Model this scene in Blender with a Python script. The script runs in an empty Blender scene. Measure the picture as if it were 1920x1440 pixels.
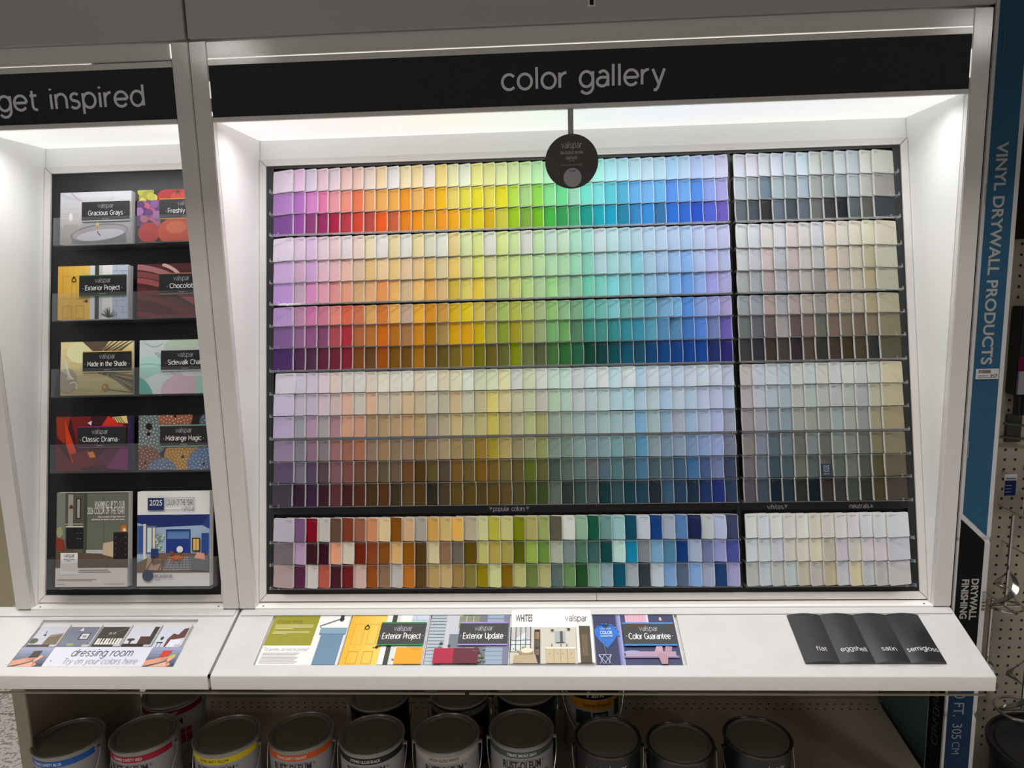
import bpy, bmesh, math, random
from mathutils import Vector, Matrix
random.seed(7)
SC = bpy.context.scene
COL = SC.collection
S = 1.38            # metres per survey unit
Z0 = 0.39           # floor height in survey units
def W3(p): return Vector((p[0]*S, p[1]*S, (p[2]-Z0)*S))

# ------------------------------------------------------------ camera, view, world, lights
cam_d = bpy.data.cameras.new('camera'); cam = bpy.data.objects.new('camera', cam_d); COL.objects.link(cam)
cam_d.sensor_width = 36; cam_d.lens = 1337.06/1920*36; cam_d.clip_start = 0.05
CR = Vector((0.99860838, 0.04564507, -0.02641657)); CU = Vector((0.01906246, 0.154629, 0.98778869)); CF = Vector((-0.04917246, 0.98691763, -0.15354371))
CC = (0.5496825, -1.15717011, 1.55000018)
M = Matrix((CR, CU, -CF)).transposed().to_4x4(); M.translation = W3(CC); cam.matrix_world = M
SC.camera = cam
SC.view_settings.view_transform = 'Standard'; SC.view_settings.look = 'None'; SC.view_settings.gamma = 1; SC.view_settings.use_curve_mapping = False
SC.view_settings.exposure = 0.0
SC.cycles.use_denoising = True
SC.cycles.max_bounces = 8; SC.cycles.transparent_max_bounces = 12
wd = bpy.data.worlds.new('store_ambient'); SC.world = wd; wd.use_nodes = True
wd.node_tree.nodes['Background'].inputs[0].default_value = (1.0, 0.93, 0.88, 1); wd.node_tree.nodes['Background'].inputs[1].default_value = WORLD_STR = 0.04
def area(name, loc, sx, sy, power, col, rot=(0, 0, 0)):
    l = bpy.data.lights.new(name, 'AREA'); l.shape = 'RECTANGLE'; l.size = sx; l.size_y = sy; l.energy = power; l.color = col
    o = bpy.data.objects.new(name, l); o.location = loc; o.rotation_euler = rot; COL.objects.link(o); return o
LAMP_W = (58, 60, 9)
for yy, pw_ in zip((-1.25, -1.80, -2.55), LAMP_W):
    area('store_ceiling_lamp', (0.8, yy, 4.1), 4.2, 0.4, pw_, (1.0, 0.94, 0.88))
area('store_ceiling_lamp', (-2.3, 0.5, 4.1), 1.2, 1.2, 60, (1.0, 0.94, 0.88))  # added lamp out of view, brightens the floor and wall at the left
for x_, y_, z_ in ((-1.63, -4.0, 3.13), (3.47, -4.0, 3.05)):      # aisle lamps whose glints show on the glossy frame
    area('aisle_lamp', tuple(W3((x_, y_, z_))), .55, .40, 24, (1.0, 0.96, 0.92))
LED_W = 3.7
for x0_, x1_ in ((.07, 1.15), (-.345, -.065)):      # LED bars behind the headers, shining down
    area('led_bar', tuple(W3(((x0_+x1_)/2, .034, 1.8030))), (x1_-x0_)*S, .022*S, LED_W*(x1_-x0_), (1.0, 0.99, 0.98)).data.spread = math.radians(152)
DIFF_STR = 0.55

# ------------------------------------------------------------ helpers
def lin(c):
    if isinstance(c, str): c = [int(c[i:i+2], 16)/255 for i in (0, 2, 4)]
    return [x/12.92 if x <= .04045 else ((x+.055)/1.055)**2.4 for x in c]
def mat(name, col, rough=.5, metal=0, bump=0, bscale=200, spec=.5, emis=None, estr=0, noise=0, nscale=30, coat=0):
    m = bpy.data.materials.new(name); m.use_nodes = True; nt = m.node_tree; b = nt.nodes['Principled BSDF']
    c = lin(col) if isinstance(col, str) else col
    b.inputs['Base Color'].default_value = (*c, 1); b.inputs['Roughness'].default_value = rough; b.inputs['Metallic'].default_value = metal
    b.inputs['Specular IOR Level'].default_value = spec; b.inputs['Coat Weight'].default_value = coat
    if emis: b.inputs['Emission Color'].default_value = (*emis, 1); b.inputs['Emission Strength'].default_value = estr
    if bump or noise:
        tc = nt.nodes.new('ShaderNodeTexCoord')
    if bump:
        n = nt.nodes.new('ShaderNodeTexNoise'); n.inputs['Scale'].default_value = bscale; n.inputs['Detail'].default_value = 2
        bp = nt.nodes.new('ShaderNodeBump'); bp.inputs['Strength'].default_value = bump; bp.inputs['Distance'].default_value = .001
        nt.links.new(tc.outputs['Object'], n.inputs['Vector']); nt.links.new(n.outputs['Fac'], bp.inputs['Height']); nt.links.new(bp.outputs['Normal'], b.inputs['Normal'])
    if noise:
        n = nt.nodes.new('ShaderNodeTexNoise'); n.inputs['Scale'].default_value = nscale; n.inputs['Detail'].default_value = 6; n.inputs['Roughness'].default_value = .65
        r = nt.nodes.new('ShaderNodeValToRGB'); r.color_ramp.elements[0].position = .35; r.color_ramp.elements[1].position = .65
        r.color_ramp.elements[0].color = (*[x*(1-noise) for x in c], 1); r.color_ramp.elements[1].color = (*c, 1)
        nt.links.new(tc.outputs['Object'], n.inputs['Vector']); nt.links.new(n.outputs['Fac'], r.inputs['Fac']); nt.links.new(r.outputs['Color'], b.inputs['Base Color'])
    return m
def vmat(name, rough, spec=.4, text=False):
    m = bpy.data.materials.new(name); m.use_nodes = True; nt = m.node_tree; b = nt.nodes['Principled BSDF']
    a = nt.nodes.new('ShaderNodeAttribute'); a.attribute_name = 'Col'
    b.inputs['Roughness'].default_value = rough; b.inputs['Specular IOR Level'].default_value = spec
    if not text: nt.links.new(a.outputs['Color'], b.inputs['Base Color']); return m
    # two short printed lines in the upper corner of every chip
    N = nt.nodes.new; L = nt.links.new
    uv = N('ShaderNodeUVMap'); uv.uv_map = 'UVMap'; sp = N('ShaderNodeSeparateXYZ'); L(uv.outputs[0], sp.inputs[0])
    def mth(op, x, y=None):
        n = N('ShaderNodeMath'); n.operation = op
        for i, v in enumerate((x, y)):
            if v is None: continue
            if isinstance(v, (int, float)): n.inputs[i].default_value = v
            else: L(v, n.inputs[i])
        return n.outputs[0]
    def band(x, lo, hi): return mth('MULTIPLY', mth('GREATER_THAN', x, lo), mth('LESS_THAN', x, hi))
    oi = N('ShaderNodeObjectInfo'); a2 = N('ShaderNodeAttribute'); a2.attribute_name = 'Seed'
    nz = N('ShaderNodeTexNoise'); nz.noise_dimensions = '2D'; nz.inputs['Scale'].default_value = 1; cx = N('ShaderNodeCombineXYZ')
    L(mth('ADD', mth('MULTIPLY', sp.outputs[0], 40.0), mth('MULTIPLY', a2.outputs['Fac'], 97.0)), cx.inputs[0]); L(mth('MULTIPLY', sp.outputs[1], 30.0), cx.inputs[1]); L(cx.outputs[0], nz.inputs['Vector'])
    ink = mth('GREATER_THAN', nz.outputs['Fac'], .42)
    st = mth('ADD', mth('MULTIPLY', a2.outputs['Fac'], .22), .52)
    l1 = mth('MULTIPLY', band(sp.outputs[1], .885, .915), mth('MULTIPLY', mth('GREATER_THAN', sp.outputs[0], st), mth('LESS_THAN', sp.outputs[0], .93)))
    l2 = mth('MULTIPLY', band(sp.outputs[1], .835, .86), band(sp.outputs[0], .78, .93))
    mask = mth('MULTIPLY', mth('MULTIPLY', mth('MAXIMUM', l1, l2), ink), .55)
    bw = N('ShaderNodeRGBToBW'); L(a.outputs['Color'], bw.inputs[0]); dark = mth('LESS_THAN', bw.outputs[0], .06)
    ic = N('ShaderNodeMix'); ic.data_type = 'RGBA'; L(dark, ic.inputs[0]); ic.inputs[6].default_value = (.05, .05, .05, 1); ic.inputs[7].default_value = (.11, .11, .115, 1)
    mx = N('ShaderNodeMix'); mx.data_type = 'RGBA'; L(mask, mx.inputs[0]); L(a.outputs['Color'], mx.inputs[6]); L(ic.outputs[2], mx.inputs[7]); L(mx.outputs[2], b.inputs['Base Color'])
    return m
def acrylic(name, tint=(.93, .94, .95), g=.07, rough=.06):
    m = bpy.data.materials.new(name); m.use_nodes = True; nt = m.node_tree; nt.nodes.remove(nt.nodes['Principled BSDF'])
    t = nt.nodes.new('ShaderNodeBsdfTransparent'); t.inputs[0].default_value = (*tint, 1)
    gl = nt.nodes.new('ShaderNodeBsdfGlossy'); gl.inputs['Roughness'].default_value = rough; d = nt.nodes.new('ShaderNodeBsdfDiffuse'); d.inputs[0].default_value = (.8, .82, .85, 1)
    lw = nt.nodes.new('ShaderNodeLayerWeight'); lw.inputs['Blend'].default_value = .5
    pw_ = nt.nodes.new('ShaderNodeMath'); pw_.operation = 'POWER'; nt.links.new(lw.outputs['Facing'], pw_.inputs[0]); pw_.inputs[1].default_value = 4
    fr = nt.nodes.new('ShaderNodeMath'); fr.operation = 'MULTIPLY_ADD'; nt.links.new(pw_.outputs[0], fr.inputs[0]); fr.inputs[1].default_value = .45; fr.inputs[2].default_value = .035
    m0 = nt.nodes.new('ShaderNodeMixShader'); m0.inputs[0].default_value = g
    m1 = nt.nodes.new('ShaderNodeMixShader'); o = nt.nodes['Material Output']
    nt.links.new(t.outputs[0], m0.inputs[1]); nt.links.new(d.outputs[0], m0.inputs[2]); nt.links.new(fr.outputs[0], m1.inputs[0]); nt.links.new(m0.outputs[0], m1.inputs[1]); nt.links.new(gl.outputs[0], m1.inputs[2]); nt.links.new(m1.outputs[0], o.inputs[0])
    return m
M_enamel = mat('white_enamel', (.76, .74, .72), .28, bump=.12, bscale=260)
_nt = M_enamel.node_tree; _b = _nt.nodes['Principled BSDF']; _b.inputs['Coat Weight'].default_value = .7; _b.inputs['Coat Roughness'].default_value = .07
_n = _nt.nodes.new('ShaderNodeTexNoise'); _n.inputs['Scale'].default_value = 420; _p = _nt.nodes.new('ShaderNodeBump'); _p.inputs['Strength'].default_value = .07; _p.inputs['Distance'].default_value = .001
_t = _nt.nodes.new('ShaderNodeTexCoord'); _nt.links.new(_t.outputs['Object'], _n.inputs['Vector']); _nt.links.new(_n.outputs['Fac'], _p.inputs['Height']); _nt.links.new(_p.outputs['Normal'], _b.inputs['Coat Normal'])
M_inner = mat('white_laminate', (.95, .95, .94), .35)
M_fascia = mat('grey_enamel', (.50, .485, .475), .4, bump=.05, bscale=150)
M_counter = mat('marbled_laminate', (.68, .69, .70), .42, noise=.07, nscale=14)
M_seam = mat('dark_seam', (.05, .045, .04), .6)
M_trim = mat('trim_paint', (.84, .82, .80), .4)
M_sign = mat('sign_black', (.030, .032, .040), .5, spec=.25)
M_signtxt = mat('sign_grey_lettering', (.32, .32, .34), .5)
M_board = mat('rack_black', (.007, .008, .010), .42)
M_boardedge = mat('rack_frame_black', (.009, .010, .012), .42, spec=.7)
M_diff = mat('lamp_diffuser', (.9, .9, .9), .6, emis=(1, 1, .99), estr=DIFF_STR)
M_glow = mat('leak_glow', (.9, .9, .85), .6, emis=(1, .97, .88), estr=.8)
M_chip = vmat('paint_chip_card', .62, .14, True)
M_print = vmat('printed_ink', .45, .35)
M_printm = vmat('matt_print', .7, .2)
M_paper = mat('paper_edge', (.80, .79, .77), .6)
M_clear = acrylic('clear_acrylic', (.97, .975, .98), .035)
M_strip = acrylic('clear_pocket_plastic', (.93, .94, .95), .10, .12)
M_lid = mat('can_lid_dark_steel', (.20, .188, .16), .45, metal=.2)
M_rim = mat('can_rim_steel', (.34, .33, .31), .35, metal=.5)
M_wire = mat('bail_wire', (.65, .64, .63), .25, metal=1)
M_chrome = mat('chromed_steel', (.6, .58, .55), .18, metal=1)
M_peg = mat('beige_pegboard', (.38, .34, .27), .6)
M_hole = mat('pegboard_hole', (.01, .01, .01), .8)
M_deck = mat('shelf_deck_beige', (.50, .44, .36), .5, bump=.1, bscale=90)
M_endp = mat('beige_end_panel', (.42, .37, .29), .5)
M_wall = mat('olive_beige_wall', (.60, .54, .38), .7)
M_card = mat('white_cardboard', (.55, .55, .56), .7)
M_blk = mat('black_plastic', (.007, .007, .009), .45)
M_teal = mat('teal_foam', (.15, .24, .24), .7)
# floor: speckled terrazzo tiles with joints
M_floor = mat('speckled_terrazzo_floor', (.6, .6, .58), .45)
nt = M_floor.node_tree; b = nt.nodes['Principled BSDF']; tc = nt.nodes.new('ShaderNodeTexCoord')
n1 = nt.nodes.new('ShaderNodeTexNoise'); n1.inputs['Scale'].default_value = 75; n1.inputs['Detail'].default_value = 5
r1 = nt.nodes.new('ShaderNodeValToRGB'); r1.color_ramp.elements[0].position = .40; r1.color_ramp.elements[0].color = (.26, .25, .24, 1); r1.color_ramp.elements[1].position = .52; r1.color_ramp.elements[1].color = (.66, .65, .63, 1)
bk = nt.nodes.new('ShaderNodeTexBrick'); bk.offset = 0; bk.inputs['Scale'].default_value = 1; bk.inputs['Brick Width'].default_value = .9; bk.inputs['Row Height'].default_value = .9; bk.inputs['Mortar Size'].default_value = .003
bk.inputs['Color1'].default_value = bk.inputs['Color2'].default_value = (1, 1, 1, 1); bk.inputs['Mortar'].default_value = (.3, .29, .28, 1)
mp = nt.nodes.new('ShaderNodeMapping'); mp.inputs['Location'].default_value = (.3, .335, 0)
mx = nt.nodes.new('ShaderNodeMix'); mx.data_type = 'RGBA'; mx.blend_type = 'MULTIPLY'; mx.inputs[0].default_value = 1
nt.links.new(tc.outputs['Object'], n1.inputs['Vector']); nt.links.new(n1.outputs['Fac'], r1.inputs[0]); nt.links.new(tc.outputs['Object'], mp.inputs[0]); nt.links.new(mp.outputs[0], bk.inputs['Vector'])
nt.links.new(r1.outputs[0], mx.inputs[6]); nt.links.new(bk.outputs['Color'], mx.inputs[7]); nt.links.new(mx.outputs[2], b.inputs['Base Color'])

class G:   # geometry gatherer in survey units
    def __init__(s): s.v = []; s.f = []; s.c = []; s.mi = []; s.uv = []; s.sm = False
    def add(s, vs, fs, c=None, m=0, uvs=None):
        o = len(s.v); s.v += [tuple(v) for v in vs]
        for k, f in enumerate(fs):
            s.f.append([o+i for i in f]); s.c.append(c[k] if isinstance(c, list) and c and isinstance(c[0], (list, tuple)) else c); s.mi.append(m); s.uv.append(uvs[k] if uvs else None)
        return s
    def box(s, x0, x1, y0, y1, z0, z1, m=0, c=None, fr=None, bev=0):
        if bev:
            bm = bmesh.new(); bmesh.ops.create_cube(bm, size=1)
            for v in bm.verts: v.co = Vector(((x0+x1)/2+v.co.x*(x1-x0), (y0+y1)/2+v.co.y*(y1-y0), (z0+z1)/2+v.co.z*(z1-z0)))
            bmesh.ops.bevel(bm, geom=list(bm.edges), offset=bev, segments=2, affect='EDGES')
            vs = [v.co.copy() for v in bm.verts]; bm.verts.index_update(); fs = [[v.index for v in f.verts] for f in bm.faces]; bm.free()
        else:
            vs = [(x, y, z) for x in (x0, x1) for y in (y0, y1) for z in (z0, z1)]
            fs = [(0, 1, 3, 2), (4, 6, 7, 5), (0, 4, 5, 1), (2, 3, 7, 6), (0, 2, 6, 4), (1, 5, 7, 3)]
        if fr: vs = [fr(*v) for v in vs]
        return s.add(vs, fs, c, m)
    def prism(s, pts, a0, a1, axis='x', m=0, c=None):   # pts: 2D outline, extruded along axis
        n = len(pts)
        mk = {'x': lambda p, a: (a, p[0], p[1]), 'y': lambda p, a: (p[0], a, p[1]), 'z': lambda p, a: (p[0], p[1], a)}[axis]
        vs = [mk(p, a0) for p in pts]+[mk(p, a1) for p in pts]
        fs = [list(range(n)), list(range(2*n-1, n-1, -1))]+[[i, (i+1) % n, n+(i+1) % n, n+i][::-1] for i in range(n)]
        return s.add(vs, fs, c, m)
    def tube(s, pts, r, n=8, m=0, closed=False):
        P = [Vector(p) for p in pts]; rings = []; k = len(P); up = None
        for i, p in enumerate(P):
            t = (P[(i+1) % k]-P[i-1]) if closed else (P[min(i+1, k-1)]-P[max(i-1, 0)])
            t.normalize()
            if up is None: up = t.orthogonal().normalized()
            up = (up-t*up.dot(t)).normalized(); w = t.cross(up); rr = r[i] if isinstance(r, list) else r
            rings.append([p+(up*math.cos(a)+w*math.sin(a))*rr for a in [2*math.pi*j/n for j in range(n)]])
        vs = [v for q in rings for v in q]; fs = []
        for i in range(k if closed else k-1):
            for j in range(n):
                a, b2 = i*n+j, i*n+(j+1) % n; c2, d = ((i+1) % k)*n+(j+1) % n, ((i+1) % k)*n+j; fs.append([a, b2, c2, d])
        if not closed: fs += [list(range(n))[::-1], [(k-1)*n+j for j in range(n)]]
        return s.add(vs, fs, None, m)
    def lathe(s, prof, cx, cy, n=48, m=0, cap0=True, cap1=True):
        vs = [(cx+r*math.cos(2*math.pi*j/n), cy+r*math.sin(2*math.pi*j/n), z) for r, z in prof for j in range(n)]; fs = []
        for i in range(len(prof)-1):
            for j in range(n): fs.append([i*n+j, i*n+(j+1) % n, (i+1)*n+(j+1) % n, (i+1)*n+j])
        if cap0: fs.append(list(range(n))[::-1])
        if cap1: fs.append([(len(prof)-1)*n+j for j in range(n)])
        return s.add(vs, fs, None, m)

def build(name, g, mats, parent=None, base=None, smooth=False, kind=None, label=None):
    if not isinstance(mats, (list, tuple)): mats = [mats]
    pts = [W3(v) for v in g.v]
    if parent is not None:
        root = parent
        while root.parent: root = root.parent
        org = Vector(root['_o'])
    elif base is not None: org = W3(base)
    else:
        xs = [p.x for p in pts]; ys = [p.y for p in pts]; zs = [p.z for p in pts]; org = Vector(((min(xs)+max(xs))/2, (min(ys)+max(ys))/2, min(zs)))
    me = bpy.data.meshes.new(name); me.from_pydata([p-org for p in pts], [], g.f)
    for m_ in mats: me.materials.append(m_)
    me.polygons.foreach_set('material_index', g.mi)
    if any(c is not None for c in g.c):
        at = me.color_attributes.new('Col', 'FLOAT_COLOR', 'CORNER')
        for p, c in zip(me.polygons, g.c):
            c = c or (.8, .8, .8)
            for li in p.loop_indices: at.data[li].color = (*c[:3], 1)
    if any(u is not None for u in g.uv):
        ul = me.uv_layers.new(name='UVMap')
        for p, u in zip(me.polygons, g.uv):
            for k, li in enumerate(p.loop_indices): ul.data[li].uv = u[k] if u else (0, 0)
    if smooth:
        me.polygons.foreach_set('use_smooth', [True]*len(me.polygons)); me.set_sharp_from_angle(angle=math.radians(38))
    o = bpy.data.objects.new(name, me); COL.objects.link(o)
    if parent is not None: o.parent = parent
    else: o.location = org; o['_o'] = list(org)
    if kind: o['kind'] = kind
    if label: o['label'] = label
    return o
def thing(name, label, cat, base, group=None):
    o = bpy.data.objects.new(name, None); COL.objects.link(o); o.location = W3(base); o['_o'] = list(W3(base)); o.empty_display_size = .05
    return tag(o, label, cat, group)
def tag(o, label, cat, group=None, kind=None):
    o['label'] = label; o['category'] = cat
    if group: o['group'] = group
    if kind: o['kind'] = kind
    return o

# text outlines from Blender's built-in face, as flat 2D triangles; cached
_tc = {}
def text2d(s, offset=0.0, shear=0.0, res=3):
    k = (s, offset, shear, res)
    if k in _tc: return _tc[k]
    cu = bpy.data.curves.new('t', 'FONT'); cu.body = s; cu.size = 1; cu.offset = offset; cu.shear = shear; cu.resolution_u = res; cu.fill_mode = 'FRONT'
    ob = bpy.data.objects.new('t', cu); COL.objects.link(ob); bpy.context.view_layer.update()
    dg = bpy.context.evaluated_depsgraph_get(); me = ob.evaluated_get(dg).to_mesh()
    vs = [(v.co.x, v.co.y) for v in me.vertices]; fs = [list(p.vertices) for p in me.polygons]
    ob.evaluated_get(dg).to_mesh_clear(); bpy.data.objects.remove(ob); bpy.data.curves.remove(cu)
    if not vs: vs = [(0, 0)]
    x0 = min(v[0] for v in vs); x1 = max(v[0] for v in vs)
    _tc[k] = ([(v[0]-x0, v[1]) for v in vs], fs, x1-x0); return _tc[k]

class Art:  # flat artwork in (u, v) metres-like units, every call one layer higher
    def __init__(s, fmap, gain=1.0, dz=.00004, base=0): s.g = G(); s.f = fmap; s.k = base; s.dz = dz; s.gain = gain; s.clip = None; s.page = None
    def col(s, c):
        c = lin(c) if isinstance(c, str) else list(c)
        return [min(.9, x*s.gain) for x in c]
    def tri(s, vs, fs, c, lift=True):
        if s.clip or s.page:
            x0, x1, y0, y1 = s.clip or s.page; vs = [(min(max(x, x0), x1), min(max(y, y0), y1)) for x, y in vs]
        if lift: s.k += 1
        s.g.add([s.f(x, y, s.k*s.dz) for x, y in vs], fs, s.col(c)); return s
    def poly(s, pts, c): return s.tri(pts, [list(range(len(pts)))], c)
    def rect(s, x0, y0, x1, y1, c, nx=1):
        if nx == 1: return s.poly([(x0, y0), (x1, y0), (x1, y1), (x0, y1)], c)
        vs = [(x0+(x1-x0)*i/nx, y) for i in range(nx+1) for y in (y0, y1)]
        return s.tri(vs, [[2*i, 2*i+2, 2*i+3, 2*i+1] for i in range(nx)], c)
    def ell(s, cx, cy, rx, ry, c, n=20, a0=0, a1=360, rot=0):
        r = math.radians(rot); P = []
        for i in range(n):
            a = math.radians(a0+(a1-a0)*i/(n if a1-a0 == 360 else n-1)); x, y = rx*math.cos(a), ry*math.sin(a)
            P.append((cx+x*math.cos(r)-y*math.sin(r), cy+x*math.sin(r)+y*math.cos(r)))
        return s.poly(P, c)
    def ring(s, cx, cy, r0, r1, c, n=24):
        vs = [(cx+r*math.cos(2*math.pi*i/n), cy+r*math.sin(2*math.pi*i/n)) for i in range(n) for r in (r0, r1)]
        return s.tri(vs, [[2*i, 2*i+1, (2*i+3) % (2*n), (2*i+2) % (2*n)] for i in range(n)], c)
    def line(s, pts, w, c):
        vs = []; fs = []
        for i, (x, y) in enumerate(pts):
            a = pts[max(i-1, 0)]; b2 = pts[min(i+1, len(pts)-1)]; dx, dy = b2[0]-a[0], b2[1]-a[1]; l = math.hypot(dx, dy) or 1
            ww = w[i] if isinstance(w, list) else w
            vs += [(x-dy/l*ww/2, y+dx/l*ww/2), (x+dy/l*ww/2, y-dx/l*ww/2)]
            if i: fs.append([2*i-2, 2*i-1, 2*i+1, 2*i])
        return s.tri(vs, fs, c)
    def text(s, t, x, y, w=None, h=None, c='FFFFFF', al='l', off=0.0, shear=0.0, rot=0, res=3, hs=None):
        vs, fs, W = text2d(t, off, shear, res); sc = h if h else w/W; sx = (w/W if w else sc)
        if hs: sx = sc*hs
        dx = {'l': 0, 'c': -W*sx/2, 'r': -W*sx}[al]; r = math.radians(rot); cr, sr = math.cos(r), math.sin(r)
        P = [(x+(a*sx+dx)*cr-b2*sc*sr, y+(a*sx+dx)*sr+b2*sc*cr) for a, b2 in vs]
        return s.tri(P, fs, c)
    def build(s, name, parent, m=None, label=None): return build(name, s.g, m or M_print, parent, label=label)

# monoline geometric alphabet (x-height 1, ascender 1.42, descender -.42): strokes as centre lines
def _arc(cx, cy, rx, ry, a0, a1, n=14): return [(cx+rx*math.cos(math.radians(a0+(a1-a0)*i/n)), cy+ry*math.sin(math.radians(a0+(a1-a0)*i/n))) for i in range(n+1)]
def _O(cx=.5, cy=.5, rx=.5, ry=.5): return _arc(cx, cy, rx, ry, 0, 360, 26)
GEO = {
 ' ': (.42, []), 'o': (1.0, [_O()]), 'c': (.86, [_arc(.5, .5, .5, .5, 42, 318, 20)]),
 'e': (.96, [[(.02, .5), (.96, .5)], _arc(.49, .5, .49, .5, 0, 322, 22)]),
 'a': (.80, [[(.80, 0), (.80, .62)]+_arc(.44, .62, .36, .38, 0, 142, 10), [(.80, .54), (.5, .58)]+_arc(.37, .29, .37, .29, 80, 360, 18)+[(.80, .36)]]),
 'g': (.94, [_O(.47, .5, .47, .5), [(.94, 1), (.94, .02)]+_arc(.47, .02, .47, .46, 0, -145, 14)]),
 'l': (.0, [[(0, 0), (0, 1.42)]]), 'i': (.0, [[(0, 0), (0, 1)], [(0, 1.27), (0, 1.40)]]), 'r': (.46, [[(0, 0), (0, 1)], _arc(.48, .50, .48, .48, 180, 88, 8)]),
 't': (.54, [[(.18, 1.3), (.18, .30)]+_arc(.45, .27, .27, .27, 180, 290, 8), [(0, .97), (.54, .97)]]),
 'n': (.82, [[(0, 0), (0, 1)], [(0, .55)]+_arc(.41, .56, .41, .44, 180, 0, 12)+[(.82, 0)]]),
 'h': (.82, [[(0, 0), (0, 1.42)], [(0, .55)]+_arc(.41, .56, .41, .44, 180, 0, 12)+[(.82, 0)]]),
 'm': (1.40, [[(0, 0), (0, 1)], [(0, .6)]+_arc(.35, .62, .35, .38, 180, 0, 10)+[(.70, 0)], [(.70, .6)]+_arc(1.05, .62, .35, .38, 180, 0, 10)+[(1.40, 0)]]),
 'u': (.82, [[(0, 1)]+_arc(.41, .44, .41, .44, 180, 360, 12)+[(.82, 1)], [(.82, 1), (.82, 0)]]),
 's': (.70, [_arc(.36, .745, .31, .255, 35, 235, 12)+_arc(.34, .25, .34, .25, 65, -150, 12)]),
 'p': (.94, [_O(.47, .5, .47, .5), [(0, 1), (0, -.42)]]), 'd': (.94, [_O(.47, .5, .47, .5), [(.94, 1.42), (.94, 0)]]),
 'b': (.94, [_O(.47, .5, .47, .5), [(0, 1.42), (0, 0)]]),
 'v': (.86, [[(0, 1), (.43, 0), (.86, 1)]]), 'y': (.86, [[(0, 1), (.45, 0)], [(.86, 1), (.36, -.26), (.24, -.39), (.08, -.36)]]),
 'w': (1.30, [[(0, 1), (.35, 0), (.65, 1), (.95, 0), (1.3, 1)]]), 'x': (.80, [[(0, 1), (.8, 0)], [(0, 0), (.8, 1)]]),
 'k': (.74, [[(0, 0), (0, 1.42)], [(.72, 1), (0, .38)], [(.26, .60), (.76, 0)]]), 'j': (.14, [[(.14, 1), (.14, -.25), (.04, -.38), (-.1, -.38)], [(.14, 1.27), (.14, 1.40)]]),
 'f': (.52, [[(.18, 0), (.18, 1.15)]+_arc(.44, 1.16, .26, .26, 180, 90, 8), [(0, .97), (.50, .97)]]),
 'E': (.86, [[(.86, 0), (0, 0), (0, 1.4), (.86, 1.4)], [(0, .72), (.76, .72)]]), 'F': (.8, [[(0, 0), (0, 1.4), (.82, 1.4)], [(0, .70), (.74, .70)]]),
 'P': (.86, [[(0, 0), (0, 1.4), (.45, 1.4)]+_arc(.45, .99, .41, .41, 90, -90, 12)+[(0, .58)]]), 'U': (1.05, [[(0, 1.4)]+_arc(.525, .53, .525, .53, 180, 360, 14)+[(1.05, 1.4)]]),
 'C': (1.22, [_arc(.68, .7, .68, .7, 45, 315, 22)]), 'G': (1.28, [_arc(.68, .7, .68, .7, 45, 318, 22)+[(1.22, .66), (.74, .66)]]),
 'M': (1.25, [[(0, 0), (0, 1.4), (.625, .5), (1.25, 1.4), (1.25, 0)]]), 'D': (1.15, [[(0, 0), (0, 1.4), (.48, 1.4)]+_arc(.48, .7, .67, .7, 90, -90, 16)+[(0, 0)]]),
 'S': (.92, [_arc(.47, 1.04, .41, .36, 30, 240, 12)+_arc(.45, .36, .46, .36, 68, -145, 14)]), 'T': (1.05, [[(0, 1.4), (1.05, 1.4)], [(.525, 0), (.525, 1.4)]]),
}
def geo_layout(t, sp):
    x = 0; out = []
    for ch in t:
        adv, st = GEO[ch]; e = .07 if ch in 'li' else 0; x += e
        for p in st: out.append([(x+a, b_) for a, b_ in p])
        x += adv+sp+e
    return out, x-sp
def geo_text(A, t, x, y, w=None, xh=None, c='FFFFFF', al='l', lw=.14, shear=0, sp=.31):
    """lw = stroke width as a share of the x-height; all strokes share one layer"""
    st, W = geo_layout(t, sp); sx = w/W if w else xh; sy = xh or sx; dx = {'l': 0, 'c': -W*sx/2, 'r': -W*sx}[al]
    hw = lw*sy/2
    for p in st:
        V = []; F = []
        P = [(x+dx+(a+shear*b_)*sx, y+b_*sy) for a, b_ in p]; n = len(P); closed = abs(P[0][0]-P[-1][0])+abs(P[0][1]-P[-1][1]) < 1e-7
        for i in range(n):
            a = P[(i-1) % (n-1)] if closed else P[max(i-1, 0)]; b_ = P[(i+1) % (n-1)] if closed else P[min(i+1, n-1)]
            d0 = (P[i][0]-a[0], P[i][1]-a[1]); d1 = (b_[0]-P[i][0], b_[1]-P[i][1])
            l0 = math.hypot(*d0) or 0; l1 = math.hypot(*d1) or 0
            if l0 == 0: d0, l0 = d1, l1
            if l1 == 0: d1, l1 = d0, l0
            n0 = (-d0[1]/l0, d0[0]/l0); n1 = (-d1[1]/l1, d1[0]/l1); m = (n0[0]+n1[0], n0[1]+n1[1]); q = m[0]*m[0]+m[1]*m[1]
            k = 2/max(q, .6); m = (m[0]*k*hw, m[1]*k*hw)
            V += [(P[i][0]+m[0], P[i][1]+m[1]), (P[i][0]-m[0], P[i][1]-m[1])]
            if i: o = len(V); F.append([o-4, o-3, o-1, o-2])
        A.k += .35; A.tri(V, F, c, lift=False)
    A.k += 1; return A

# ------------------------------------------------------------ shared planes
BB = Vector((0, .0227, .9817)); BT = Vector((0, .1837, .7675+1)); BU = (BT-BB).normalized(); BN = Vector((0, -BU.z, BU.y)); BLEN = (BT-BB).length
def bd(x, t, off=0.0): p = BB+BU*t+BN*off; return (x, p.y, p.z)
CB = Vector((0, 0, .9738)); CFt = Vector((0, -.1278, .9268)); CV = (CFt-CB).normalized(); CN = Vector((0, CV.z, -CV.y)); CLEN = (CFt-CB).length
def ct(x, v, off=0.0): p = CB+CV*v+CN*off; return (x, p.y, p.z)

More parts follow.
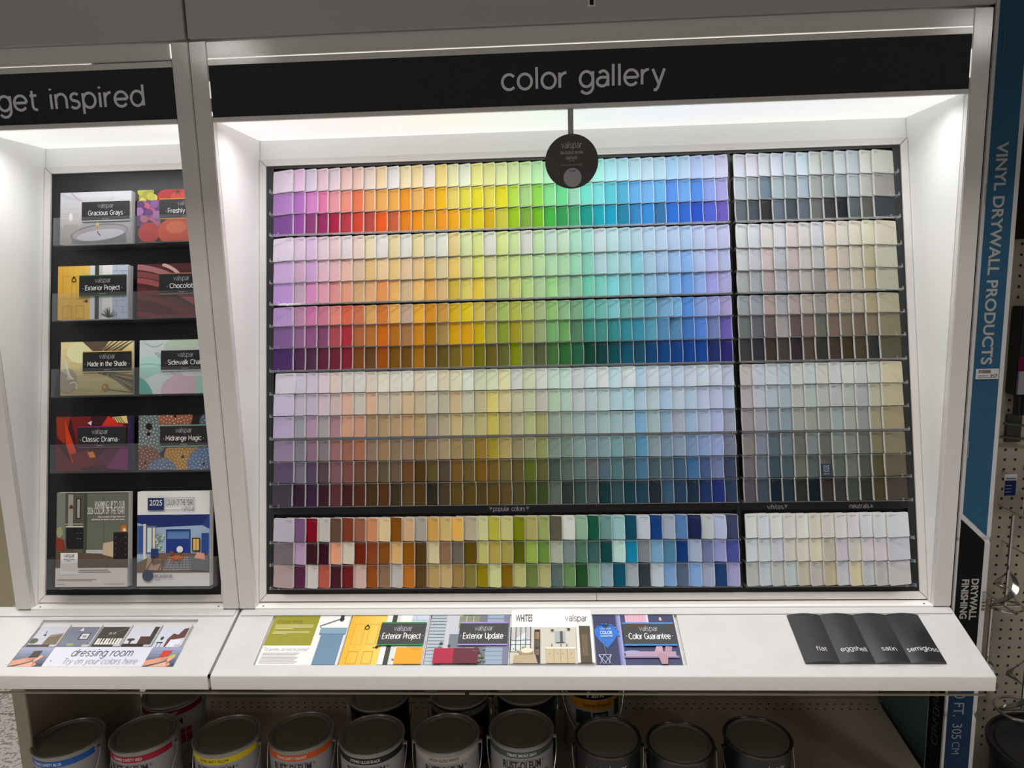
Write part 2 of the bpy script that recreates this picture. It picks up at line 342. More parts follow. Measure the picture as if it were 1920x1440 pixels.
# ------------------------------------------------------------ setting
build('floor', G().box(-3.2, 4.2, -3.0, .72, Z0-.02, Z0), M_floor, kind='structure')
build('wall_front', G().box(-3.2, 4.2, -2.75, -2.7, Z0, 2.0), mat('opposite_aisle', (.28, .26, .24), .8), kind='structure')
build('wall_back', G().box(-3.2, 4.2, .70, .74, Z0, 2.7), M_wall, kind='structure')
g = G().box(-.72, 3.2, -.36, .70, 2.10, 2.16)
build('added_shade_slab', g, M_fascia, kind='structure')      # added slab out of view, shades the header and upper posts

# pegboards (back of the shelf, and the bay to the right)
def pegboard(name, label, x0, x1, y, z0, z1, p=.0184, holes=None, dx=.5, dzz=.5):
    o = build(name, G().box(x0, x1, y, y+.006, z0, z1), M_peg); tag(o, label, 'pegboard')
    g = G(); hx0, hx1, hz0, hz1 = holes
    nx = int((hx1-hx0)/p); nz = int((hz1-hz0)/p)
    for i in range(nx):
        for j in range(nz):
            cx, cz = hx0+i*p, hz0+j*p
            g.add([(cx+.0026*math.cos(a*math.pi/4), y-.0003, cz+.0026*math.sin(a*math.pi/4)) for a in range(8)], [list(range(8))])
    build('hole_pattern', g, M_hole, o); return o
pegboard('pegboard', 'dim pegboard back panel behind the paint cans under the counter', -.41, 1.29, .376, .40, .90, holes=(-.39, 1.28, .655, .90))
pegboard('pegboard', 'beige pegboard hung with mixers and tools right of the tall drywall carton', 1.30, 2.3, .146, .42, 2.05, holes=(1.325, 1.72, .62, 1.86))

# ------------------------------------------------------------ fixture cabinets
FZ0, FZ1 = .978, 1.921
def cabinet(X0, X1, name_label, sign_fn, gap_list, post=.0286):
    root = thing('display_cabinet', name_label, 'display cabinet', ((X0+X1)/2, .1, FZ0))
    xi0, xi1 = X0+post, X1-post
    for a, b_ in ((X0+.0006, xi0), (xi1, X1-.0006)):
        build('post', G().box(a, b_, 0, .012, FZ0, FZ1-.0012, bev=.0012), M_enamel, root, smooth=True)
    build('top_rail', G().box(xi0, xi1, .001, .012, 1.8945, FZ1-.002, bev=.0008), M_enamel, root, smooth=True)
    g = G().box(xi0, xi1, -.0012, .006, 1.8835, 1.8925, bev=.0006).box(xi0, xi1, -.0012, .006, 1.7985, 1.8055, bev=.0006)
    build('sign_frame', g, M_enamel, root, smooth=True)
    sp = build('sign_panel', G().box(xi0+.001, xi1-.001, .0005, .004, 1.8055, 1.8835), M_sign, root)
    sign_fn(sp)
    build('header_backing', G().box(xi0, xi1, .0125, .016, 1.8055, FZ1-.01), M_inner, root)
    g = G()
    for a in gap_list: g.box(*a)
    build('leak_glow_bar', g, M_glow, root, label='thin glowing bar standing in for leaking lamp light')  # emissive bars imitate lamp light leaking through the frame seams
    # triangular side walls
    pr = [(.013, FZ0+.001), (.02, FZ0+.001), (BB.y+.012, BB.z), (BT.y+.012, BT.z), (.203, 1.81), (.203, FZ1-.02), (.013, FZ1-.02)]
    for a, b_ in ((X0+.001, xi0-.0005), (xi1+.0005, X1-.001)):
        build('side_wall', G().prism(pr, a, b_, 'x'), M_inner, root)
    build('light_panel', G().box(xi0, xi1, .0175, .1915, 1.8035, 1.8065), M_diff, root, label='glowing white diffuser in the ceiling of the niche')
    build('upper_band', G().prism([(BT.y+.0006, BT.z+.0005), (.1915, 1.8035), (.1945, 1.8035), (BT.y+.004, BT.z+.0005)], xi0, xi1, 'x'), M_inner, root)
    build('sill', G().box(xi0, xi1, .0005, BB.y, .9762, .9792), M_inner, root)
    # mitred trim around the rack
    t = .0122; d0 = .0035
    def tr(pts, nm='trim'):
        o0 = [bd(x, tt, d0) for x, tt in pts]; o1 = [bd(x, tt, -.012) for x, tt in pts]; n = len(pts)
        build(nm, G().add(o0+o1, [list(range(n)), list(range(2*n-1, n-1, -1))]+[[i, n+i, n+(i+1) % n, (i+1) % n] for i in range(n)]), M_trim, root)
    e = .0007; a, b_, L = xi0+.0003, xi1-.0003, BLEN
    tr([(a+e, 0), (b_-e, 0), (b_-t-e, t), (a+t+e, t)]) if X0 < 0 else (tr([(a+e, 0), (.6286, 0), (.6286, t), (a+t+e, t)]), tr([(.6294, 0), (b_-e, 0), (b_-t-e, t), (.6294, t)]))
    tr([(a, e), (a+t, t+e), (a+t, L-t-e), (a, L-e)]); tr([(b_, e), (b_, L-e), (b_-t, L-t-e), (b_-t, t+e)][::-1]); tr([(a+e, L), (a+t+e, L-t), (b_-t-e, L-t), (b_-e, L)][::1])
    g = G()
    for x in (xi0+.012, xi1-.012): g.lathe([(.0016, .9792), (.0016, .9798)], x, .008, 10)
    build('screw', g, M_seam, root)
    return root
GAIN_S = 1.0
def sign1(sp):
    A = Art(lambda u, v, k: (u, .0003-k, v)); geo_text(A, 'color gallery', .4895, 1.8300, w=.2480, xh=.0222, c=(.82, .84, .90), lw=.185); A.build('sign_lettering', sp, M_printm)
def sign2(sp):
    A = Art(lambda u, v, k: (u, .0003-k, v)); geo_text(A, 'get inspired', -.0800, 1.8280, w=.2380, xh=.0222, c=(.82, .84, .90), al='r', lw=.185); A.build('sign_lettering', sp, M_printm)
cabinet(0, 1.22, 'wide white lit display cabinet headed color gallery', sign1,
        [(.0290, 1.191, .0008, .004, 1.8926, 1.8943), (.0288, .0296, -.0002, .002, 1.835, 1.860), (.0288, .0296, -.0002, .002, 1.808, 1.814), (1.1904, 1.1912, -.0002, .002, 1.822, 1.862)])
cabinet(-.409, 0, 'narrow white lit display cabinet headed get inspired', sign2, [(-.0294, -.0286, -.0004, .004, 1.897, 1.918), (-.378, -.16, .0008, .004, 1.8926, 1.8936)])

# upper fascia panels with the brand word whose descender reaches into view
for X0, X1, lb in ((-1.2, -.0, 'left grey fascia panel above the get inspired cabinet'), (.0025, 1.2215, 'right grey fascia panel above the color gallery cabinet')):
    o = build('fascia_panel', G().box(X0, X1-.002, -.004, .03, 1.9235, 2.098, bev=.001), M_fascia, smooth=True); tag(o, lb, 'panel')
    if X0 > 0:
        A = Art(lambda u, v, k: (u, -.0041-k, v))
        for c, e in (((.8, .8, .8), .0022), ((.01, .01, .01), 0)):
            A.rect(.6245-e, 1.9455-e, .6305+e, 2.03, c)
            A.k += 1
            A.ring(.6505, 2.005, .0195-e, .0255+e, c, 32)
        A.build('letter', o, M_printm, label='black letter with a white outline')

# ------------------------------------------------------------ counters with recessed trays
def counter(X0, X1, tx0, tx1, v0, v1, label):
    root = thing('counter', label, 'counter', ((X0+X1)/2, 0, .90))
    g = G(); R = .006
    def slab(x0, x1, a, b_, top=0, dep=.010):
        g.box(x0, x1, a, b_, -dep, top, fr=lambda x, v, o: ct(x, v, o))
    slab(X0, X1, -.012, v0); slab(X0, X1, v1, CLEN-.001); slab(X0, tx0, v0, v1); slab(tx1, X1, v0, v1); slab(tx0, tx1, v0, v1, top=-R)
    build('worktop', g, M_counter, root)
    # front apron with a small rounded top edge
    f = CFt; prof = [(f.y+.004, f.z+.0012), (f.y+.0005, f.z-.0002), (f.y, f.z-.0015), (f.y, f.z-.0225), (f.y+.001, f.z-.0232), (f.y+.014, f.z-.0232), (f.y+.014, f.z-.004)]
    build('front_edge', G().prism(prof[::-1], X0, X1, 'x'), M_enamel, root, smooth=True)
    build('back_ledge', G().box(X0+.004, X1-.004, -.002, .0115, .0, .0022, fr=lambda x, v, o: ct(x, v, o)), M_counter, root)
    build('underside', G().box(X0+.001, X1-.001, -.112, .37, .9015, .9045), M_endp, root)
    for s_ in (X0, X1-.003):
        build('end_panel', G().prism([(-.112, .9045), (-.112, .912), (.0, .955), (.0, .9045)], s_, s_+.003, 'x'), M_enamel, root)
    return root
C_MAIN = counter(.0035, 1.22, .0640, .7612, .0105, .1144, 'long white sloping counter below the color gallery rack')
C_LEFT = counter(-.55, -.0015, -.3460, -.0655, .0185, .1178, 'short white sloping counter below the get inspired rack')
# rolled steel rail under the counters
for a, b_, lb in ((-.50, .4090, 'left length of thin beige steel rail under the counter edge'), (.4160, 1.2150, 'right length of thin beige steel rail under the counter edge')):
    o = build('shelf_rail', G().tube([(a, -.112, .8882), (b_, -.112, .8882)], .0018, 8), M_endp, smooth=True); tag(o, lb, 'rail')
    for k in range(4): xx = a+(b_-a)*(.06+.29*k); build('bracket', G().box(xx, xx+.02, -.1125, -.1115, .8899, .9012), M_seam, o)

# ------------------------------------------------------------ colour data (as seen in the lit rack, its light and shade included)
MAIN = """E0CDE0 E2BEDC D9C9DE E3C2CE E0CBD6 EABFBA EBC2B4 E6D3C4 EFD3A6 E2E0DC EDDBB0 EFD79E E4DED6 EFD683 E5E2AC E2E8CC E6E487 DDDF90 DBE6A0 D0E3A0 C9E5A6 B4E7A8 AEE8B4 A8E8BC A2E8C8 9EE8D4 9DEADB A8E3EA A9E1EA B4DBE8 BAD9E8 B3D8EA A5CFEF B2D2EC B0C8F0 C2D0F0 CBCCE8
BA84CC BC76C8 E088CE EC7CAE EC9AA2 F2937F F57A50 EFA465 F0AC55 F0AC48 F59A1C F0B45E F4A838 F5BA08 E8D060 E6DC40 E8DC20 E2D648 E4DA18 B8DC40 A6D27E 8EDA48 84E08E 66DA8C 96D6B4 70E2CC 76E0DE 58CAD8 4EB4DA 62B2EE 74B6F2 6AB8EE 5696EE 6AAAF0 5090EC 8CA4EC AAA6E6
84509A 9C4EA4 923E78 9C2C62 B01E44 BE3846 DC4430 BE4A3E F25A10 CC5E30 E8800C F49404 E2A020 F09A10 F4A808 E4BE00 E2CC00 D8B000 CCC838 9CC80C 7EAE38 72BC14 3CB43C 2A9C50 38A56C 009C8C 00A8B8 00A4C8 1A86AC 2E88C8 2E8EDE 2E74AA 1E70DC 2468D4 1E52CC 4C62D6 6C5CBE
E2D2E2 E0C6DC DABCDC E0C8D4 E5C4C6 E0D2D4 E4CCC0 E4D4AE DFD9D2 E2CE9C DCDACE E6D49C D6D4B8 DBDFCB E4CA88 D2DE9E D6E088 D8D8CA D4E08C C8DC98 D0D4C8 BCDCA6 BCD6C4 BEDABC A8DABC A0D8CC C2D6DA B6D8DC A9D1DA B0CEDC B0CEE4 B4CCE6 B2C6E6 A8C6E8 B8C6E8 BAC2E8 BCC0E2
C4A4D0 CCA4C0 CCA0CE DCB4C4 E0B0B4 E4B4A4 D6B498 DEB67A E6C292 E2C07C E0BE98 E2BE82 DEB668 D2C494 E6C262 D4CE8A D8DA66 D0CC90 C4D27E C4D884 BCD490 B4D89C ACD6A8 A8D2A4 98D4B0 84CCB4 AACED2 A0D2D4 A0CDD2 86C6D6 A2C4D8 A0BEE0 94B8E4 84B0E6 AABEE4 AEB6E4 ABB2D8
B48CC8 B89CB0 D084B4 DC98AC D88C88 DC9678 CCA070 D8A272 E89450 E4AC5E CCAC84 E4B468 DCA24C D0AC70 C8AA38 D0C05C DCBE38 C0B864 B0C07C C0C466 AECA7C A4C48E 96CC80 94C090 84BC94 6CC4A8 74C6B8 78CCD0 74B8B8 72BACA 85B3D2 86B4D8 76AAE0 6296DC 88A6DE 9898DA A2A0CE
A888BA AE7C98 C06C98 C06E86 D87C70 CE6040 C46C48 CC9A54 C8702C DCA24C B89C84 DCA02C CC8418 C08C3C CCA418 D0B814 C4B048 AAA050 9CB058 A8AE44 A2B25E 9CAC78 88B468 82AC7C 70A078 5CA894 64AAA0 72B6BA 609F9A 62A2A4 5E9CB0 6C9ABC 6CA0C8 4C84CC 7894CC 8A92CC 9A90BC
785688 865C80 884C78 7C4064 A04448 A42A34 A65C34 A86628 BE6008 A86414 9C6C40 C07A14 9A6400 9A7A40 C49200 CC9200 BCA000 9C9438 7E8C28 968C1C 929A48 8E9A68 6EA060 649A54 4C7858 348070 3A807A 2C7C80 2A7C88 2E8096 4B8CA2 4A7CA4 4A7CA0 3A6CB0 4A78C4 6474A4 6054A0
44285C 4A2848 4C2A40 5A2036 66202E 7A1E2C 744018 5E3C20 8E4404 6E4808 684414 96600C 6A480C 5C4C18 6C5818 8C6C00 6A6404 605414 5A5C24 747E00 62683A 4E5434 3C6430 28602A 1E5A3C 003C2C 00383A 00464A 044A60 104458 003C68 063A74 0A387A 063882 0A3C88 1A2860 241E64
C4BEC6 BCB4C0 C4B2C4 CCB8C0 CFB8AE C6BCB0 C6C2B8 CCBAA6 CEC8B0 CAC4B2 D4D0BC CCBCA0 D8D4BE CABC98 C8C6A0 CCD0B8 BCC09A C4C8A4 D0CA92 BEBEB4 C0C49E C4C6B8 B2CAB6 B2CCBE BCC2C2 BCCCCC C4CAC8 AECCD0 C4D0D0 A0C0D2 B8C4CC ACBED0 B0C0D4 B0BCCC B4C2CC B4BCCC A8B0C6
B6A8C0 AEA4B0 B2A0B4 BCA6AE BAA29A D0A28C B8AE9C CCA07C BCAA8E BCAA8E C4A678 B8A47C B8AC90 AAA384 BEA478 B8B494 B0A678 CCBA5C C4B478 B6AE88 B0B48C B0AC98 A0B898 9FB8A6 AAB4AE A2B6B4 A6BAB6 9CBAC0 98BCC4 98B4C4 A4B4B6 94B2CA A6B4C4 9CB4C6 A8B2CC AAB0CE 98A6C0
A692B0 8C8890 A07F94 948A8C 9A7076 C08A6C BC8468 A07C56 A08258 A68660 B48A5A AC8C58 968874 A49470 B89E64 A89F70 A8A060 B8A840 A89A54 A49C78 A2A66C 969458 869684 8A9C8C 8AA29A 8CA09E 8CA8A2 8AA6A8 8EAAB0 6A9CBC 8EA8A8 7C9CB4 949CAA 8AA4C0 94A2BE 9AA4CC 84889C
84708A 746E76 7E5F70 766A6C 8C5C58 8E5844 9A5C40 826650 8A6C46 7C6448 86684C 7A5C38 86704E 94805A 8E7548 7E7040 8A6818 968018 A08A48 847A50 888A60 7F8648 6C7E6E 667A6E 728C84 6C8488 6E8A8C 648C90 64807E 4882A2 74868C 647E90 76889A 6880A0 7489B4 8090BC 66687E
52445C 666270 4C3C54 503C40 744C50 744038 643E2C 624430 54482E 5E4C38 643E1A 483008 54441C 4C3C2E 6C4A14 5E4C1E 6E4A04 6A4E14 645428 564A1E 4E5C14 545428 3A4C40 4C5C50 546860 585C5C 465C64 44686C 3C585C 3A6684 3C5058 3E5664 34506A 30608C 384F78 606C94 303C54
3C3440 32182C 341A38 34161E 58282E 40181A 4C2210 402A0C 502A0E 382C18 503818 4A300C 262412 42341C 54400C 503E0C 4C380C 523E0E 54421A 4A3E1C 3A4010 34401A 505C50 26302A 2C4038 3A4442 0A2E30 28464A 0C343E 16384A 18242E 2A4C64 1E3450 14283C 142C5A 16286A 223350
A49CA6 6E4C70 76001A ACA49A 56402F 74301E 88503A B87850 C4AC7C 784200 B8956C 968C80 B88C40 B89C58 CC9C44 A09478 B4B078 A49C34 B0AA68 6C7000 989050 86904E 504E3C BCBCB0 7C9E80 0C4A34 5C807A 84A8A8 004052 A6AEB4 003470 8C96A0 486E9C 141E44 A4A8A8 9CA6BC 343A58
6A5C60 A284A0 34101C 300818 CC8C6C B8AC98 641C0A 7A3818 74400C BE9460 7E4800 48300E B8A880 7C5C40 605848 544000 ACA45C A08C3C 958840 4A5000 84983C 5C7C30 969A84 6C7872 446850 305450 003C3C A2C0B4 087494 6E7478 6890AC 44708A 003068 8E9AAE 5F688A 8082AC 3C4484
9C8480 50203C B6ACA6 A44C3C 40141E 641618 B4968A 824010 7C5E44 A8A098 A8601A 543A18 A48750 B09460 8E7038 746A2C 807000 B4B878 725400 A4A060 5F6E30 9C9860 505E58 5A7C48 1A4420 6C9078 7C9498 00485E 8E9798 2A3438 A4B0B4 6A8CB4 48586C 7090BC 8890A4 183460 8C86AC""".split('\n')
NEUT = """D6D8E8 DAD6EA CDD6DE CED6EA B8CCD4 C4DAE6 C8CEC8 B4C0C0 C4D0D2 B6C4CA D0D0C4 C4C8B4
B6C6D2 A8B4BC 708A9C A8BCC4 92A6B0 A6B8CA A4A8A4 94A09E 9EACB0 B0BCC0 B8B8AE A09C96
5C6E76 4A5460 303434 647486 46545C 5C6C7C 6E706E 3A3A3A 222A30 58646A 605E58 3E444A
D0D4D4 D0D2DA D6D2CE D6D4DA DCC8C6 D2D0CC CCCED4 DCCCB4 D8D0C0 DCD2B4 D8D4B0 D4C8AC
C0C2C4 BCB8C4 C8B4B0 B4B8BC C4AEB0 BEB6AE B4B2B2 CCB494 BEB09C C0B89C B4A880 B8B69C
A2A4A6 9CA0A6 AC9896 A4A4AC AC9C9C AEA69E 94908C B69C84 ACA08E B4A88C AC9A70 A8A88C
8E9496 8C9098 A48C88 98989C A08E8C A4968A 8C8680 AC9478 A4947C A89A80 A09068 A49C78
646868 5A5A62 625654 948A8A 5C4A48 786258 5E5C52 705A4C 72644E 6C5844 7A6A4C 7C7252
38383A 2C2C34 3C2E28 3E3832 30242A 4A3A2C 302E28 403026 3A3018 443824 2C2C28 504C34
B4AAA4 AEB2BC AEB6BE A0B0B8 B4B6B0 ACB6B6 B6B4A6 B4B6B6 B6BAAE B0B0AC AEB0A2 B8AA82
A2989A A4A8B4 98A6AE 8CA0A6 A2A49C 98A69E A0A29C A0A29E 9CA296 989A96 A4A284 AA9C74
8C8484 8E8E98 76868E 748690 8A8A80 88887E 848680 849290 8E9084 808280 8E8664 8E7F58
74706E 6C7484 4A5A66 586872 5E5C56 6A7472 585A54 6C7670 6E7268 5A5C58 6E6844 74684A
665C60 586270 324650 3C5056 5C5C50 485250 4E4C48 4C544A 5C5E50 444840 4A4424 5A4E38
4C464C 364250 0C1E2C 1C2C38 242822 0A1A20 302C28 2C302A 3A4038 2C2C24 3E3818 42382C
C0C0B8 B8BCC0 C0BFB8 BCB6AC BEBEB0 BAB29C B8B0A0 BCB4AC BAB2B4 BABABA B6B8B4 BCBEBE
B0B8B8 AEB2B2 AAACB2 B4AE9A BEB49C C0B48C A89C84 AEA4AA B4AC98 B8AAAE B6AAAE A8A8B0
A2A098 A8ACAE A8A49C A0ABA8 AC9F84 A69C8E AC966C A8A4A6 BEAA7A A4A2A2 A39A96 ACA4A0""".split('\n')
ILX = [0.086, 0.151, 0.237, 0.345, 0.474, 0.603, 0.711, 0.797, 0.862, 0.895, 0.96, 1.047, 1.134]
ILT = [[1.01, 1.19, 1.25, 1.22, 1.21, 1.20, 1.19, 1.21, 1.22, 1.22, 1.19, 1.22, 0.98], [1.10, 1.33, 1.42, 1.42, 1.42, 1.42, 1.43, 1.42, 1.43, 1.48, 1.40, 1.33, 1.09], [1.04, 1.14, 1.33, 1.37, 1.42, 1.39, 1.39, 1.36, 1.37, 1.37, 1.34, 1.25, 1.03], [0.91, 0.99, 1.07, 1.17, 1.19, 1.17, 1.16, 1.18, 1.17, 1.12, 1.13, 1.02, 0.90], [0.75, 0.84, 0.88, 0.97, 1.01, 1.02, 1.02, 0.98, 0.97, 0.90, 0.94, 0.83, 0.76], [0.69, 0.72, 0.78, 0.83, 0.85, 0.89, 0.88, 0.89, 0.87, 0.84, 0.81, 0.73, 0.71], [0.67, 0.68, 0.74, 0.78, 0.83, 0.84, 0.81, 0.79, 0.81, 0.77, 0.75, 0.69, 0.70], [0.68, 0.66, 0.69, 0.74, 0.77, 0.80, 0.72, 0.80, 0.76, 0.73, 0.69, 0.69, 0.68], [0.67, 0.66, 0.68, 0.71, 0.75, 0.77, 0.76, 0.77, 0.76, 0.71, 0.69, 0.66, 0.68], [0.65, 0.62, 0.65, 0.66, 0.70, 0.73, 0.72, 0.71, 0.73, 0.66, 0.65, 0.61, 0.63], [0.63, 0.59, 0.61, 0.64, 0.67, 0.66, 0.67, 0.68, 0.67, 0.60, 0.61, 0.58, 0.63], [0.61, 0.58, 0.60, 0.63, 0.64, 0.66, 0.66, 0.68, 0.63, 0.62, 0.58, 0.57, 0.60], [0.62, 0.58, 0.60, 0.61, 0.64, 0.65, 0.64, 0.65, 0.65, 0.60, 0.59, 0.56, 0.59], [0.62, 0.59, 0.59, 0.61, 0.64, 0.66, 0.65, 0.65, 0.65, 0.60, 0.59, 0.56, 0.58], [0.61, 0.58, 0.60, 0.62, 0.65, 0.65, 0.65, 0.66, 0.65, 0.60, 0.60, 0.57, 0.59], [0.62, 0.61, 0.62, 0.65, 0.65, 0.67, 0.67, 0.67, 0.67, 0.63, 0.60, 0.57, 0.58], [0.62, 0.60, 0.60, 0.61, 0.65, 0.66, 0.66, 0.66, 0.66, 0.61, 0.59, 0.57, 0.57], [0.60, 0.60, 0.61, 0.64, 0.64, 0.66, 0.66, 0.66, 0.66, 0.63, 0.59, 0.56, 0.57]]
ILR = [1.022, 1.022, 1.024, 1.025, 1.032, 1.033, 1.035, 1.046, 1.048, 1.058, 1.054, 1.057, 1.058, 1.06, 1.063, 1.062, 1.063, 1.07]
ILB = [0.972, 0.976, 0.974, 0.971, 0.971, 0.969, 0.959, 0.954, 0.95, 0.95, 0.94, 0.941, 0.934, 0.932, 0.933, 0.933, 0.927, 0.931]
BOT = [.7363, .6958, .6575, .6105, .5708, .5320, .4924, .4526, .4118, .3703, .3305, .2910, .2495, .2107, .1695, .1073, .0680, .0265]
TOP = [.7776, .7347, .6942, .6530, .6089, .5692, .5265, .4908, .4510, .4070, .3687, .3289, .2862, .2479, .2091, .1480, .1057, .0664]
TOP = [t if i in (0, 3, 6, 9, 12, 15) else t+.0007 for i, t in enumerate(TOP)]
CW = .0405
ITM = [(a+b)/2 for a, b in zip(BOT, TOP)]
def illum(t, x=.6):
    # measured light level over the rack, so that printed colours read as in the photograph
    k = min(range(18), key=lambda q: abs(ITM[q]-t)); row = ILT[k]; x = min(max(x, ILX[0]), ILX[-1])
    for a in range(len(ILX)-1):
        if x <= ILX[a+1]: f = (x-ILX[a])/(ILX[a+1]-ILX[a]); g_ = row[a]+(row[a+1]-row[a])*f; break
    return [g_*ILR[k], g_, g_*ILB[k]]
XR0, PM = .0970, .021556       # right edge of the first main column, pitch
XL0, PN = .8843, .021655       # left edge of the first neutral column, pitch

rack = thing('color_chip_rack', 'black rack board holding rows of paint chips in the wide lit cabinet', 'chip rack', bd(.61, .0, 0))
L = BLEN; t = .0122
build('back_board', G().box(.0286+t, 1.1914-t, t, L-t, -.010, -.006, fr=bd), M_board, rack)
for nm, a in (('side_strip', (.0286+t, .0545, t, L-t)), ('side_strip', (1.1655, 1.1914-t, t, L-t)), ('top_strip', (.0550, 1.165, .785, L-t)), ('centre_strip', (.8745, .8825, t, .7845)), ('title_strip', (.055, .8740, .1535, .1670)), ('title_strip', (.883, 1.165, .1535, .1670)), ('bottom_strip', (.055, .874, t, .0235)), ('bottom_strip', (.883, 1.165, t, .0235))):
    build(nm, G().box(a[0], a[1], a[2], a[3], -.006, .0005, fr=bd), M_boardedge, rack)
def lab(txt, x0, x1, tri, t0=.1560):
    A = Art(lambda u, v, k: bd(u, v, .0012+k))
    geo_text(A, txt, x0, t0, w=x1-x0, xh=.0058, c=(.72, .72, .75), lw=.16)
    for (cx, up) in tri:
        s_ = .0032; A.poly([(cx-s_, t0+.0012), (cx+s_, t0+.0012), (cx, t0+.0075)] if up else [(cx, t0+.0008), (cx+s_, t0+.0072), (cx-s_, t0+.0072)], (.42, .42, .45))
    A.build('lettering', rack, M_printm, label='small grey %s title' % txt)
lab('popular colors', .4505, .5060, [(.4458, False), (.5110, False)]); lab('whites', .9280, .9550, [(.9595, False)], .1545); lab('neutrals', 1.0680, 1.1005, [(1.1050, True)], .1545)
for i in range(18):
    for x0, x1, flip in ((.0560, .8732, False), (.8840, 1.1634, True)):
        g = G(); h = .0042 if i in (2, 5, 8, 11) else .0013; b_ = BOT[i]+(.0012 if i in (14, 17) else 0)
        off = .0217
        g.box(x0, x1, b_-.0022-(.0018 if h > .003 else 0), b_-.0022-(.0018 if h > .003 else 0)+h, off, off+.0007, fr=bd)
        for e0 in (x0-.0014, x1+.0008): g.box(e0, e0+.0008, b_-.0030, b_+.0010, .0008, off+.0007, fr=bd)
        g.box(x0-.0014, x0, b_-.0022, b_-.0012, off, off+.0007, fr=bd); g.box(x1, x1+.0016, b_-.0022, b_-.0012, off, off+.0007, fr=bd)
        cl = (x0+.0005, x0+.0155) if not flip else (x1-.0150, x1-.0005)
        for cx in cl: g.box(cx-.0012, cx+.0012, b_-.0030, b_+.0032, off+.0007, off+.0018, fr=bd)
        build('pocket_strip', g, M_strip, rack)
    # dark slot behind the row

def chip_geo(xe, i, flip, col, w=CW, jt=0.0, th=.0056, seed=0.0):
    """one stack of chip cards; xe = raised outer edge X, flip = raised edge on the left"""
    g = G(); b0, b1 = BOT[i], TOP[i]; h = b1-b0; s = 1 if not flip else -1
    top_r = .0022 if i in (0, 3, 6, 9, 12, 15) else .0010; bot_r = .0026 if i == 17 else .0008
    A_ = [0, .0012, .0035, .012, .022, .032, w-.004, w-.0012, w]
    bow = random.uniform(-.0005, .0008)
    rows = 5; NV = []
    def nrm(a, q): # lift of the front face above the board
        k = a/w
        return .0060+.0115*k+.0008*k*k+.0026*(1-q)+bow*math.sin(math.pi*q)*k
    for a in A_:
        e = min(a, w-a)
        dt = top_r*(1-math.sqrt(max(0, 1-((top_r-e)/top_r)**2))) if e < top_r else 0
        db = bot_r*(1-math.sqrt(max(0, 1-((bot_r-e)/bot_r)**2))) if e < bot_r else 0
        for r in range(rows):
            q = r/(rows-1); tt = b0+db+(h-db-dt)*q
            curl = bow*1.1*math.sin(math.pi*q) if a > w*.5 else 0
            NV.append((a+curl, tt, nrm(a, q)))
    def P(a, tt, n): return bd(xe-s*(w-a), tt+jt, n)
    na = len(A_); V = [P(*v) for v in NV]+[P(v[0]-.0002, v[1], v[2]-th) for v in NV]; K = na*rows
    fs = []; cs = []; uv = []; white = [.80, .79, .77]
    for i_ in range(na-1):
        for r in range(rows-1):
            f = [i_*rows+r, (i_+1)*rows+r, (i_+1)*rows+r+1, i_*rows+r+1]
            if flip: f = f[::-1]
            fs.append(f); edge = i_ == na-2
            cs.append([min(.85, .55*c+.45*.8) for c in col] if edge else col)
            uv.append([(NV[q][0]/w, (NV[q][1]-b0)/h) for q in f])
    ring = [(a, 0) for a in range(na)]+[(na-1, r) for r in range(1, rows)]+[(a, rows-1) for a in range(na-2, -1, -1)]+[(0, r) for r in range(rows-2, 0, -1)]
    for k in range(len(ring)):
        p = ring[k]; q = ring[(k+1) % len(ring)]; a0, a1 = p[0]*rows+p[1], q[0]*rows+q[1]; f = [a0, K+a0, K+a1, a1]
        if flip: f = f[::-1]
        fs.append(f); cs.append(white); uv.append([(0, 0)]*4)
    g.add(V, fs, cs, 0, uv); g.seed = seed
    return g
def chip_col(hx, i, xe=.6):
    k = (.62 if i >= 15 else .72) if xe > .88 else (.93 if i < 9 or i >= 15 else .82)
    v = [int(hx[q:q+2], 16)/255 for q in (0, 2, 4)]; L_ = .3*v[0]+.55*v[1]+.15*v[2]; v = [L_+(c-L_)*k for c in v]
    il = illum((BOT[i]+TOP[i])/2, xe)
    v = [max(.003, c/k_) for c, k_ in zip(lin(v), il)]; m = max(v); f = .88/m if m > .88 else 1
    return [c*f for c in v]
ORD = ['zeroth', 'first', 'second', 'third', 'fourth', 'fifth', 'sixth', 'seventh', 'eighth', 'ninth', 'tenth', 'eleventh', 'twelfth', 'thirteenth', 'fourteenth', 'fifteenth', 'sixteenth', 'seventeenth', 'eighteenth', 'nineteenth']
def ordw(n):
    if n < 20: return ORD[n]
    tens = {2: ('twentieth', 'twenty'), 3: ('thirtieth', 'thirty')}[n//10]
    return tens[0] if n % 10 == 0 else tens[1]+'-'+ORD[n % 10]
import colorsys
